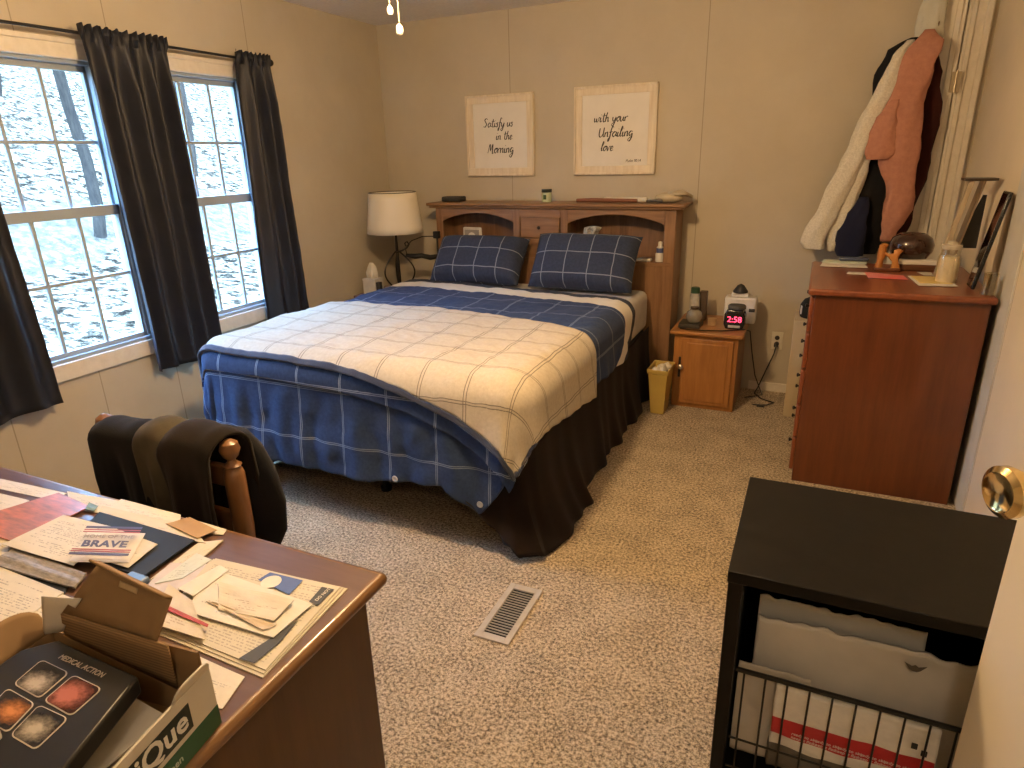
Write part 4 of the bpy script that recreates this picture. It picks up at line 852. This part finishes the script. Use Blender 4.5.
# ------------------------------------------------------------------ black cabinet with wire basket
BL = pm('black_laminate', (.007, .006, .005), (.004, .0035, .003), 30, .5, bmp=.03, spec=.2)
cbn = thing('black_cabinet', 'black open-front cabinet unit standing in front of the dresser', 'cabinet', (.23, 1.4, 0))
CX0, CX1, CY0, CY1 = -.082, .60, 1.178, 1.613
MB().box(CX0, CX1, CY0, CY1, .725, .752).build('cabinet_top', BL, cbn, bevel=.002)
for x0, x1 in ((CX0+.002, CX0+.03), (CX1-.03, CX1-.002)): MB().box(x0, x1, CY0+.002, CY1-.002, 0, .725).build('side_panel', BL, cbn, bevel=.002)
MB().box(CX0+.03, CX1-.03, CY1-.015, CY1-.003, .0, .725).build('back_panel', BL, cbn)
for z in (.03, .20): MB().box(CX0+.03, CX1-.03, CY0+.01, CY1-.016, z, z+.018).build('shelf', BL, cbn)
bk_ = thing('wire_basket', 'black wire basket front holding mail in the black cabinet', 'basket', (.23, 1.3, .25))
WR = pm('black_wire', (.012, .012, .012), rough=.35, metal=.3)
yf = CY0+.012
MB().tube([(CX0+.034, yf, .508), (CX1-.034, yf, .508)], .0055, 8).build('top_rail', WR, bk_)
MB().tube([(CX0+.034, 1.52, .508), (CX1-.034, 1.52, .508)], .004, 8).build('top_rail', WR, bk_)
for z in (.320, .236): MB().tube([(CX0+.034, yf, z), (CX1-.034, yf, z)], .0025, 6).build('cross_wire', WR, bk_)
x = -.030
while x < CX1-.05:
    MB().tube([(x, yf-.002, .508), (x, yf-.002, .236), (x, 1.52, .230)], .0022, 6).build('wire', WR, bk_); x += .0423
def stand_sheet(name, label, cat, x0, x1, y, z0, z1, mat, th, lean=0, jag=0, group=None, seed=0, bulge=0, tilt=0):
    t = thing(name, label, cat, ((x0+x1)/2, y, z0), 0, group)
    def fn(u, v):
        zz = z0+(z1-z0)*v+(jag*nz(u*14+seed, 3.1)*(v > .95))+tilt*(u-.5)*v
        return (x0+(x1-x0)*u, y+lean*v+bulge*math.sin(PI*v)*nz(u*4+seed, v*3)+.004*nz(u*5, v*5, seed), zz)
    MB().grid(fn, 60, 24).build('sheet_body', mat, t, solid=th)
    return t
ENV = pm('grey_envelope', (.70, .66, .60), (.56, .53, .48), 5, .6)
stand_sheet('padded_envelope', 'large torn grey envelope standing in front in the wire basket', 'envelope', -.018, .50, 1.285, .245, .572, ENV, .006, .02, .016, 'mail in the wire basket', 1, .01)
stand_sheet('white_envelope', 'white envelope with torn top behind the large grey one in the basket', 'envelope', -.02, .31, 1.34, .245, .585, pm('paper_white', (.80, .77, .70)), .003, .02, .012, 'mail in the wire basket', 4, .008)
e2 = stand_sheet('mail_sheet', 'pale mailing sheet standing at the left inside the wire basket', 'envelope', -.045, .10, 1.235, .245, .485, pm('mail_grey', (.52, .49, .44), (.44, .41, .37), 6), .003, .01, .004, 'mail in the wire basket', 7, .01)
# crest mark on the big envelope
MB().prism([(-.020, .008), (-.006, .002), (0, .006), (.006, .002), (.020, .008), (.010, -.006), (.004, -.010), (-.004, -.010), (-.010, -.006)], 0, .001, T(.285, 1.287, .548) @ RX(PI/2)).build('crest_mark', pm('crest_ink', (.12, .10, .08)), bpy.data.objects['padded_envelope'])
rp = thing('red_band_parcel', 'white padded parcel with a printed red band behind the basket wires', 'parcel', (.17, 1.215, .3))
def parcel(u, v): return (.035+.30*u, 1.213+.008*nz(u*5, v*4)-.006*math.sin(PI*v), .250+.222*v)
m_, nt, bb = new_mat('parcel_print'); uvn = nt.nodes.new('ShaderNodeUVMap'); uvn.uv_map = 'param'; sp = nt.nodes.new('ShaderNodeSeparateXYZ'); nt.links.new(uvn.outputs[0], sp.inputs[0])
vv = math_(nt, 'SUBTRACT', sp.outputs[1], math_(nt, 'MULTIPLY', noise_(nt, uvn.outputs[0], 3, 1), .06))
red = math_(nt, 'MULTIPLY', math_(nt, 'GREATER_THAN', vv, .42), math_(nt, 'LESS_THAN', vv, .62)); gry = math_(nt, 'LESS_THAN', vv, .28)
base = ramp(nt, noise_(nt, uvn.outputs[0], 9, 4), [(.3, (.66, .64, .60)), (.7, (.78, .76, .71))])
nt.links.new(mixc(nt, gry, mixc(nt, red, base, (.45, .02, .025)), (.10, .09, .075)), bb.inputs['Base Color']); bb.inputs['Roughness'].default_value = .45
bump(nt, bb, noise_(nt, uvn.outputs[0], 16, 3), .5, .004)
MB().grid(parcel, 60, 30).build('parcel_body', m_, rp, solid=.02, solid_off=-1)
LTR = pm('light_ink', (.75, .6, .58))
for k in range(6):
    text_part('ready to ship\nkeep it flat', 'band_lettering', LTR, rp, .010, T(.075+k*.042, 1.1955, .372) @ RX(PI/2), shear=.2, extrude=.0004)
for x, z in ((.287, .43), (.305, .418)): MB().box(x, x+.010, 1.1935, 1.1965, z, z+.012).build('printed_mark', INK, rp)

# ------------------------------------------------------------------ desk
DW = wood('dark_walnut', (.085, .038, .012), (.05, .021, .007), 'z', .42); DTP = wood('worn_desk_top', (.13, .07, .048), (.075, .036, .025), 'x', .36, coat=.15)
EDG = wood('worn_edge', (.20, .10, .036), (.10, .045, .016), 'y', .3, coat=.3)
dk = thing('desk', 'dark wooden desk with worn moulded top covered in paper piles', 'desk', (-1.6, .55, 0))
DX0, DX1, DY0, DY1, DZ = -2.45, -.716, .12, .915, .75
MB().box(DX0+.012, DX1-.014, DY0+.012, DY1-.012, DZ-.03, DZ).build('desk_top', DTP, dk, bevel=.002)
e = MB()
e.tube([(DX1-.014, DY0, DZ-.014), (DX1-.014, DY1-.012, DZ-.014)], .0145, 12).tube([(DX1-.014, DY1-.012, DZ-.014), (DX0, DY1-.012, DZ-.014)], .0145, 12)
e.ellipsoid((DX1-.014, DY1-.012, DZ-.014), (.0145, .0145, .0145), 12, 8)
e.build('edge_moulding', EDG, dk)
for x0, x1 in ((DX0+.04, DX0+.46), (-1.20, DX1-.028)):
    MB().box(x0, x1, DY0+.05, DY1-.045, .05, DZ-.031).box(x0+.02, x1-.02, DY0+.07, DY1-.08, 0, .05).build('pedestal', DW, dk, bevel=.004)
    for k in range(3):
        d = MB().box(x0+.02, x1-.02, DY1-.046, DY1-.030, .09+k*.2, .27+k*.2).build('drawer', DW, dk, bevel=.004)
        MB().tube([((x0+x1)/2-.04, DY1-.032, .18+k*.2), ((x0+x1)/2-.03, DY1-.016, .18+k*.2), ((x0+x1)/2+.03, DY1-.016, .18+k*.2), ((x0+x1)/2+.04, DY1-.032, .18+k*.2)], .004, 6).build('handle', BR, d)
MB().box(DX0+.46, -1.20, DY0+.06, DY0+.08, .15, DZ-.031).build('modesty_panel', DW, dk)
MB().box(DX0+.46, -1.20, DY0+.08, DY1-.1, .64, .70).build('centre_drawer', DW, dk, bevel=.003)

# papers on the desk --------------------------------------------------------------
Z = DZ+.001
LET = printed('letter_a', (.68, .645, .57), (.25, .24, .24), 26, .5, 22); LET2 = printed('letter_b', (.70, .675, .61), (.3, .3, .32), 18, .42, 14)
LET3 = printed('letter_c', (.64, .59, .49), (.35, .28, .2), 14, .4, 10); NEWS = printed('newsprint', (.58, .54, .44), (.22, .2, .18), 34, .6, 26, .05, .6)
BLP = printed('pale_blue_card', (.58, .64, .64), (.3, .34, .36), 12, .45, 10); DARKF = pm('dark_folder', (.022, .024, .027), (.015, .017, .019), 5, .6, spec=.25)
KRF = pm('kraft', (.42, .28, .12), (.36, .23, .095), 12, .6); G = 'papers spread over the desk'
PINK = pm('pink_brochure', (.62, .22, .15), (.28, .15, .13), 3.2, .35, stretch=(6, 26, 1))
sheet('paper_sheet', 'white sheet at the back edge of the desk by the chair', 'paper', [(-1.70, .885), (-1.50, .905), (-1.40, .86), (-1.60, .83)], Z, LET2, G)
sheet('paper_sheet', 'white paper at the desk back edge beside the tan envelope', 'paper', [(-1.52, .908), (-1.31, .910), (-1.27, .875), (-1.49, .83)], Z+.006, LET2, G)
sheet('paper_sheet', 'small white paper at the back desk edge right of the tan envelope', 'paper', [(-1.29, .908), (-1.155, .905), (-1.145, .885), (-1.25, .865)], Z+.003, LET3, G)
sheet('paper_sheet', 'long narrow white paper near the left of the desk', 'paper', [(-1.95, .862), (-1.69, .878), (-1.685, .84), (-1.90, .825)], Z, LET2, G)
sheet('paper_sheet', 'white sheet at the far left of the desk left of the pink brochure', 'paper', [(-2.05, .80), (-1.74, .815), (-1.73, .74), (-2.0, .71)], Z+.003, LET2, G, th=.004)
sheet('paper_sheet', 'cream printed sheet under the dark folder on the desk', 'paper', [(-1.53, .865), (-1.24, .880), (-1.15, .842), (-1.47, .80)], Z+.010, LET3, G)
sheet('green_postcard', 'small dark green card beside the pink brochure on the desk', 'card', [(-1.575, .862), (-1.535, .858), (-1.52, .838), (-1.55, .835)], Z+.013, pm('green_card', (.06, .12, .07), (.2, .26, .18), 20, .5), G)
sheet('brochure', 'salmon pink landscape brochure on the left part of the desk', 'brochure', [(-1.70, .865), (-1.555, .850), (-1.545, .68), (-1.78, .67)], Z+.012, PINK, G, th=.003)
sheet('paper_sheet', 'paper strip peeking from under the pink brochure on the desk left', 'paper', [(-1.80, .73), (-1.60, .70), (-1.50, .62), (-1.72, .60)], Z+.004, LET3, G, th=.006)
fo = sheet('dark_folder', 'charcoal folder lying open under the printed letter on the desk', 'folder', [(-1.50, .838), (-1.178, .838), (-1.165, .700), (-1.42, .690)], Z+.018, DARKF, G, th=.005, wav=.0008)
sheet('paper_sheet', 'white printed page lying on the charcoal folder', 'paper', [(-1.42, .800), (-1.235, .790), (-1.215, .705), (-1.42, .700)], Z+.025, LET3, G)
sheet('letter', 'cream printed letter tucked beneath the striped card on the desk', 'letter', [(-1.56, .790), (-1.38, .800), (-1.33, .665), (-1.56, .655)], Z+.027, LET, G)
br = thing('striped_card', 'card with red and blue stripes reading BRAVE on the desk', 'card', (-1.325, .737, Z+.03), 0)
CP = [(-1.426, .762), (-1.297, .808), (-1.227, .716), (-1.35, .669)]
sheet('card_sheet', None, None, CP, Z+.0305, pm('card_cream', (.76, .72, .66)), th=.001, wav=.0003, parent=br)
ex = (Vector(CP[1])-Vector(CP[0])).normalized(); ey = (Vector(CP[0])-Vector(CP[3])).normalized()
MBR = Matrix(((ex.x, ey.x, 0, CP[3][0]), (ex.y, ey.y, 0, CP[3][1]), (0, 0, 1, Z+.0325), (0, 0, 0, 1)))
CW = (Vector(CP[1])-Vector(CP[0])).length; CHh = (Vector(CP[0])-Vector(CP[3])).length
NAV = pm('print_navy', (.08, .08, .17)); RED = pm('print_red', (.40, .09, .12)); GRYP = pm('print_grey', (.48, .42, .42))
text_part('BRAVE', 'headline', NAV, br, .034, MBR @ T(CW/2, CHh*.29, 0), align='CENTER', offset=.0012, space=1.05)
text_part('HOME OF THE', 'headline', GRYP, br, .018, MBR @ T(CW/2, CHh*.58, 0), align='CENTER')
for a, c, mt in ((.02, .09, NAV), (.12, .15, RED), (.18, .21, RED), (.91, .98, NAV), (.84, .87, RED), (.77, .80, RED)):
    MB().box(.002, CW-.002, CHh*a, CHh*c, -.0003, .0003, MBR).build('stripe', mt, br)
sheet('kraft_envelope', 'tan kraft envelope near the back edge of the desk', 'envelope', [(-1.30, .862), (-1.272, .905), (-1.165, .888), (-1.178, .845)], Z+.016, KRF, None)
sheet('paper_sheet', 'narrow printed strips just right of the charcoal folder', 'paper', [(-1.17, .842), (-1.125, .868), (-1.115, .81), (-1.15, .70)], Z+.006, LET3, G, th=.003)
sheet('blue_card', 'pale blue printed card right of the charcoal folder', 'card', [(-1.135, .805), (-1.085, .800), (-1.088, .73), (-1.125, .695)], Z+.011, BLP, G)
sheet('paper_sheet', 'lilac tinted paper under the pale blue card', 'paper', [(-1.16, .76), (-1.07, .79), (-1.06, .68), (-1.13, .66)], Z+.008, pm('lilac_paper', (.60, .56, .60)), G)
nsd = thing('newspaper', 'folded newspaper with blue picture at the right edge of the desk', 'newspaper', (-.9, .7, Z))
for k in range(3):
    sh = k*.006
    sheet('newspaper_fold', None, None, [(-1.088, .812-sh), (-.759-sh, .837-sh*.4), (-.741-sh*.4, .593+sh), (-1.015, .599+sh)], Z+.001+k*.004, NEWS, parent=nsd, th=.003, seed=k, wav=.001)
BLU = pm('print_blue', (.07, .13, .38), (.05, .09, .28), 10, .5); DKP = pm('print_dark', (.04, .045, .055), rough=.6)
ZN = .7582
MB().prism([(-.934, .812), (-.853, .817), (-.846, .771), (-.938, .784)], ZN, ZN+.0006).build('blue_picture', BLU, nsd)
MB().lathe([(.0001, 0), (.020, 0), (.020, .0005), (.0001, .0006)], (-.908, .788, ZN+.0007), 24).build('white_disc', pm('card_cream', (.76, .72, .66)), nsd)
MB().prism([(-.803, .815), (-.776, .818), (-.772, .766), (-.796, .770)], ZN, ZN+.0006).build('dark_advert', DKP, nsd)
MB().prism([(-.805, .605), (-.795, .645), (-.778, .72), (-.768, .66), (-.772, .608)], ZN, ZN+.0006).build('dark_advert', DKP, nsd)
text_part('DO NOT', 'advert_lettering', pm('card_cream', (.76, .72, .66)), nsd, .010, T(-.782, .776, ZN+.0009) @ RZ(PI/2), align='LEFT', extrude=.0001)
sheet('letter', 'large white letter lying on the newspaper', 'letter', [(-1.045, .772), (-.782, .764), (-.785, .665), (-.993, .656)], Z+.0195, LET2, G, th=.001, wav=.001)
sheet('paper_sheet', 'torn page with a red line left of the newspaper', 'paper', [(-1.09, .700), (-1.0, .680), (-.89, .612), (-1.02, .605)], Z+.0225, LET3, G, th=.001, wav=.002)
sheet('red_edged_mailer', 'mailer with a narrow red edge beneath the torn page', 'mailer', [(-1.05, .652), (-.915, .642), (-.911, .636), (-1.04, .640)], Z+.028, pm('red_mail', (.42, .06, .05)), G, th=.001)
sheet('crumpled_envelope', 'crumpled cream envelope on top of the white letter', 'envelope', [(-.998, .742), (-.815, .752), (-.81, .694), (-.932, .680)], Z+.0235, LET3, G, th=.0015, wav=.009)
sheet('crumpled_envelope', 'narrow opened envelope beneath the crumpled one', 'envelope', [(-.975, .690), (-.927, .694), (-.800, .690), (-.813, .670)], Z+.0215, pm('kraft_pale', (.60, .50, .36), (.5, .41, .29), 10), G, th=.001, wav=.006)
sheet('paper_sheet', 'white slip of paper left of the crumpled cream envelope', 'paper', [(-1.045, .785), (-1.012, .780), (-1.01, .69), (-1.06, .697)], Z+.023, pm('paper_white', (.80, .77, .70)), G, th=.001, wav=.003)
sheet('paper_sheet', 'white printed sheet between box and right desk edge', 'paper', [(-.90, .588), (-.770, .583), (-.752, .520), (-.86, .50)], Z, LET2, G)
sheet('magazine', 'grey weathered magazine left of the cardboard box flap', 'magazine', [(-1.53, .662), (-1.285, .662), (-1.262, .622), (-1.52, .605)], Z+.012, pm('grey_magazine', (.34, .31, .27), (.16, .14, .12), 7, .5, stretch=(8, 20, 1)), G, th=.004, wav=.006)
sheet('letter', 'cream printed letter at the left front of the desk', 'letter', [(-1.50, .608), (-1.27, .605), (-1.255, .47), (-1.46, .44)], Z+.012, LET, G, th=.003)
sheet('letter', 'printed form between left front letter and cardboard box', 'letter', [(-1.28, .602), (-1.12, .60), (-1.15, .50), (-1.30, .50)], Z+.008, LET, G)
sheet('dark_notebook', 'dark notebook under the grey magazine at the left', 'notebook', [(-1.62, .655), (-1.30, .64), (-1.25, .58), (-1.58, .58)], Z+.002, DARKF, G, th=.006)
tag(MB().box(-1.178, -1.125, .655, .69, Z+.012, Z+.028).build('blue_gadget', pm('blue_plastic', (.12, .18, .32), rough=.3), None, bevel=.005), 'small blue and black gadget behind the cardboard flap', 'gadget')

# cardboard box ---------------------------------------------------------------------
CB = pm('cardboard_brown', (.27, .165, .075), (.215, .13, .058), 8, .75); 
m_, nt, bb = new_mat('cardboard_ribbed'); CBR = m_
v_ = coords(nt); wv = nt.nodes.new('ShaderNodeTexWave'); wv.bands_direction = 'Z'; wv.inputs['Scale'].default_value = 45; nt.links.new(v_, wv.inputs['Vector'])
nt.links.new(ramp(nt, wv.outputs['Fac'], [(.2, (.20, .12, .055)), (.6, (.30, .185, .085))]), bb.inputs['Base Color']); bb.inputs['Roughness'].default_value = .8
CBW = pm('carton_white', (.60, .56, .48), (.54, .50, .43), 8, .6); GRN = pm('carton_green', (.025, .10, .05), (.02, .08, .04), 10, .45)
cx_ = thing('cardboard_box', 'opened carton with raised brown flap and green printed side full of mail', 'box', (-.87, .38, DZ))
# footprint: back right (-.735,.500), back left (-1.035,.462), depth toward the camera .26
A = Vector((-.735, .500)); Bq = Vector((-1.035, .462)); dv = Vector((.045, -.26)); C_ = A+dv; D_ = Bq+dv
zb, zt = DZ+.002, .855
def wallp(p, q, z0, z1, mat, nm, th=.004, label=None, par=cx_):
    d = (q-p).normalized(); n = Vector((-d.y, d.x))*th/2
    return MB().prism([(p+n)[:], (q+n)[:], (q-n)[:], (p-n)[:]], z0, z1).build(nm, mat, par, label=label)
MB().prism([tuple(A), tuple(Bq), tuple(D_), tuple(C_)], zb, zb+.004).build('bottom_panel', CB, cx_)
wallp(A, Bq, zb, zt, CB, 'back_panel'); wallp(Bq, D_, zb, zt, CB, 'side_panel'); wallp(D_, C_, zb, zt, CB, 'front_panel')
sp_ = wallp(A, C_, zb, zt-.0, CBW, 'side_panel', label='white side panel with printed label')
nrm = Vector((dv.y, -dv.x)).normalized()
if nrm.x < 0: nrm = -nrm
dd = dv.normalized()
MS = Matrix(((-dd.x, 0, nrm.x, C_.x+nrm.x*.0022), (-dd.y, 0, nrm.y, C_.y+nrm.y*.0022), (0, 1, 0, 0), (0, 0, 0, 1)))  # x: from front to back, y: up
SL = dv.length
MB().box(-.0, SL, zb, zb+.035, 0, .0008, MS).build('green_band', GRN, sp_)
MB().box(.055, .215, .796, .838, 0, .0008, MS).build('label_patch', pm('label_black', (.012, .02, .016), rough=.4), sp_)
text_part('iQue', 'label_lettering', pm('lettering_white', (.75, .73, .68)), sp_, .046, MS @ T(.208, .805, .0012), align='RIGHT', offset=.0008, extrude=.0004, space=1.0)
text_part('green', 'label_lettering', pm('lettering_pale', (.45, .5, .42)), sp_, .016, MS @ T(.15, .765, .0012), extrude=.0004)
# back flap: ribbed lower strip, plain upper panel with slot and turned lip
def flap_patch(p0, p1, p2, p3, mat, nm, th=.003, nu=8):
    p = [Vector(q) for q in (p0, p1, p2, p3)]
    return MB().grid(lambda u, v: p[0].lerp(p[1], u).lerp(p[3].lerp(p[2], u), v), nu, 4).build(nm, mat, cx_, solid=th)
a3, b3 = (-.745, .499, zt), (-1.03, .463, zt)
flap_patch((-1.010, .465, .850), (-.800, .490, .800), (-.77, .472, .905), (-.985, .458, .905), CBR, 'ribbed_flap')
flap_patch((-.985, .460, .905), (-.80, .474, .895), (-.782, .502, .962), (-.928, .500, .985), CB, 'back_flap')
flap_patch((-.930, .500, .985), (-.781, .502, .962), (-.779, .490, .972), (-.930, .487, .996), CB, 'flap_lip')
flap_patch((-.878, .4935, .970), (-.842, .4945, .966), (-.843, .491, .958), (-.879, .4895, .962), pm('slot_light', (.5, .36, .2)), 'flap_slot', th=.001)
flap_patch((-1.035, .45, .855), (-1.0, .46, .865), (-.945, .47, .935), (-1.04, .465, .915), CBW, 'white_flap')
# left dust flap, right dust flap with rounded corner
def round_flap(p, q, out, mat, nm):
    p, q, out = Vector(p), Vector(q), Vector(out); pr = []
    n = 20
    def fn(u, v):
        e = min(1, (max(0, 1-abs(2*u-1)**4))**.5); return p.lerp(q, u)+out*v*e
    return MB().grid(fn, n, 6).build(nm, mat, cx_, solid=.003)
round_flap((-1.035, .462, zt), (-1.0, .24, zt), (-.03, .01, .05), CB, 'dust_flap')
wallp(Vector((-.742, .495)), Vector((-.83, .486)), zt-.002, zt+.03, CB, 'dust_flap')
round_flap((-.735, .50, zt-.002), (-.725, .43, zt-.002), (.012, 0, .026), CBW, 'dust_flap')
# contents
EV = pm('paper_white', (.80, .77, .70))
for i, (z, a, cx, cy, lab) in enumerate([(.762, .05, -.86, .37, 'lowest cream booklet inside the cardboard box'), (.785, -.12, -.85, .37, 'cream booklet in the middle of the stack in the cardboard box'), (.812, .1, -.842, .375, 'top white envelope beside the black boxed kit in the carton')]):
    sheet('booklet' if i < 2 else 'envelope', lab, 'booklet' if i < 2 else 'envelope', quad(cx, cy-.005, .165, .15, a-.17), z, (LET3, NEWS, EV)[i], 'mail inside the cardboard box', th=.012 if i < 2 else .003, wav=.002)
# black kit box with four pictures
kb = thing('black_game_box', 'glossy black box with four rounded pictures lying tilted in the carton', 'box', (-.87, .34, .87))
KB = pm('gloss_black_card', (.012, .012, .012), (.02, .02, .02), 8, .38, spec=.35); KZ = .888
MB().prism([(-.776, .427), (-.955, .430), (-.985, .395), (-.975, .28), (-.905, .20), (-.715, .262)], KZ-.028, KZ).build('box_body', KB, kb, bevel=.004)
def rrect(r=.14, n=5):
    P = []
    for cx, cy, a in ((1-r, r, -PI/2), (1-r, 1-r, 0), (r, 1-r, PI/2), (r, r, PI)):
        for k in range(n+1): t = a+PI/2*k/n; P.append((cx+r*math.cos(t), cy+r*math.sin(t)))
    return P
def quadmap(q, k=1.0):
    c = Vector((sum(p[0] for p in q)/4, sum(p[1] for p in q)/4)); q = [c+(Vector(p)-c)*k for p in q]
    return [tuple(q[3].lerp(q[2], x).lerp(q[0].lerp(q[1], x), y)) for x, y in rrect()]
LN = pm('pale_line', (.52, .46, .40))
def blob_mat(name, col, centre, rad, dark=(.018, .018, .024), scl=30):
    m, nt, b = new_mat(name); v = coords(nt, 'Generated')
    d = nt.nodes.new('ShaderNodeVectorMath'); d.operation = 'DISTANCE'; nt.links.new(v, d.inputs[0]); d.inputs[1].default_value = (*centre, 1)
    f = math_(nt, 'ADD', d.outputs['Value'], math_(nt, 'MULTIPLY', noise_(nt, v, 7, 5), .5))
    nt.links.new(ramp(nt, f, [(rad, col), (rad+.22, tuple(c*.35 for c in col)), (min(.95, rad+.4), dark)]), b.inputs['Base Color']); b.inputs['Roughness'].default_value = .2; return m
QS = [([(-.934, .394), (-.871, .393), (-.862, .347), (-.923, .349)], blob_mat('pic_grey', (.42, .38, .36), (.55, .3), .36)),
      ([(-.862, .393), (-.800, .392), (-.793, .345), (-.854, .347)], blob_mat('pic_red', (.42, .14, .12), (.4, .45), .45, (.03, .008, .006))),
      ([(-.852, .341), (-.793, .342), (-.783, .295), (-.836, .296)], blob_mat('pic_pale', (.42, .38, .33), (.5, .4), .34)),
      ([(-.922, .342), (-.858, .340), (-.842, .297), (-.903, .298)], blob_mat('pic_orange', (.55, .22, .09), (.6, .5), .32, (.02, .02, .03)))]
for q, mt in QS:
    MB().prism(quadmap(q), KZ+.0002, KZ+.0009).build('picture_border', LN, kb)
    MB().prism(quadmap(q, .94), KZ+.0009, KZ+.0014).build('picture', mt, kb)
text_part('MEDICAL ACTION', 'title_lettering', LN, kb, .0115, T(-.868, .4045, KZ+.0008) @ RZ(0), align='CENTER', extrude=.0003)
# pale plastic handle piece in front of the kit
ph = thing('cream_plastic_part', 'cream plastic part lying on the black box at the lower left', 'plastic part', (-.86, .3, .9))
MB().box(-.875, -.835, .262, .290, .890, .912, T(0, 0, 0)).tube([(-.85, .276, .912), (-.83, .27, .925), (-.815, .262, .905)], .007, 8).build('part_body', pm('cream_plastic', (.72, .68, .58)), ph, bevel=.006)

# ------------------------------------------------------------------ chair with clothes
chx0, chx1, chy, chz = -1.80, -1.315, 1.085, .865
cr = thing('wooden_chair', 'wooden desk chair with ball finials, its back hidden under clothes', 'chair', (-1.56, .88, 0))
CW_ = wood('chair_maple', (.20, .095, .038), (.12, .052, .02), 'z', .35, coat=.2)
for x in (chx0, chx1):
    pr = [(.018, 0), (.022, .2), (.026, .42), (.024, .46), (.028, .50), (.022, .55), (.027, .62), (.027, .78), (.022, .795), (.016, .80), (.024, .806), (.012, .815), (.010, .822), (.02, .832), (.0265, .85), (.022, .868), (.008, .878), (.0001, .879)]
    MB().lathe(pr, (x, chy, 0), 20).build('back_post', CW_, cr)
for z in (.60, .74): MB().box(chx0, chx1, chy-.010, chy+.010, z, z+.06).build('back_rail', CW_, cr, bevel=.004)
MB().box(chx0+.0, chx1, .68, chy, .43, .46).build('seat', CW_, cr, bevel=.01)
for x in (chx0+.03, chx1-.03): MB().lathe([(.015, 0), (.022, .2), (.018, .3), (.024, .43)], (x, .71, 0), 16).build('front_leg', CW_, cr)
for y0, y1, z in ((.71, chy, .2), (.71, chy, .28)):
    for x in (chx0+.015, chx1-.015): MB().tube([(x, y0, z), (x, y1, z)], .010, 8).build('stretcher', CW_, cr)
def over(name, label, x0, x1, ztop, zf, zb_, mat, yc=chy, t=.035, seed=0, skew=0, amp=.010, tf=None):
    def fn(u, v):
        # v 0..1 from front hem over the top to back hem
        Lf, Lb, La = ztop-t-zf, ztop-t-zb_, PI*t; tot = Lf+La+Lb; s_ = v*tot
        x = x0+(x1-x0)*u+.012*nz(v*3, seed, u*2)
        f = amp*(math.sin(u*9+seed)+nz(u*5+seed, v*4))
        droop = .02*abs(2*u-1)**3
        if s_ < Lf: y, z = yc-t-f*min(1, (Lf-s_)/.1)-.01, zf+s_
        elif s_ < Lf+La: a = (s_-Lf)/t; y, z = yc-(t+.01)*math.cos(a), ztop-t+t*math.sin(a)+.3*f
        else: y, z = yc+t+.01+f*min(1, (s_-Lf-La)/.1), ztop-t-(s_-Lf-La)
        return (x+skew*(ztop-z), y, z-droop)
    o = MB().grid(fn, 40, 60).build(name, mat, None, solid=.010, smooth=180); return tag(o, label, 'clothing', 'clothes draped over the chair back')
over('black_sweater', 'black sweater draped over the left half of the chair back', -1.80, -1.565, .875, .50, .45, BK, seed=1, t=.045, skew=-.0)
over('olive_shirt', 'olive grey shirt strip draped at the middle of the chair back', -1.60, -1.485, .90, .48, .5, fabric('olive_cloth', (.09, .075, .05), (.05, .043, .028)), seed=3, t=.052, amp=.006)
over('brown_jacket', 'dark brown jacket draped over the chair back beside the olive shirt', -1.50, -1.318, .905, .5, .45, fabric('brown_black_cloth', (.018, .012, .009), (.009, .007, .005)), seed=5, t=.06)
bc = thing('black_coat', 'bulky black coat hanging behind the right chair post', 'coat', (-1.3, 1.17, .88))
s_ = MB().loft([(-1.44, 1.185, .855, .03, .015), (-1.43, 1.19, .84, .07, .035), (-1.42, 1.195, .80, .095, .045), (-1.405, 1.195, .73, .118, .05), (-1.395, 1.195, .65, .128, .05), (-1.40, 1.195, .56, .125, .05), (-1.42, 1.195, .48, .10, .045), (-1.44, 1.195, .40, .06, .03)], 36, .06, 5, seed=1)
s_.build('coat_body', BK, bc, smooth=180)
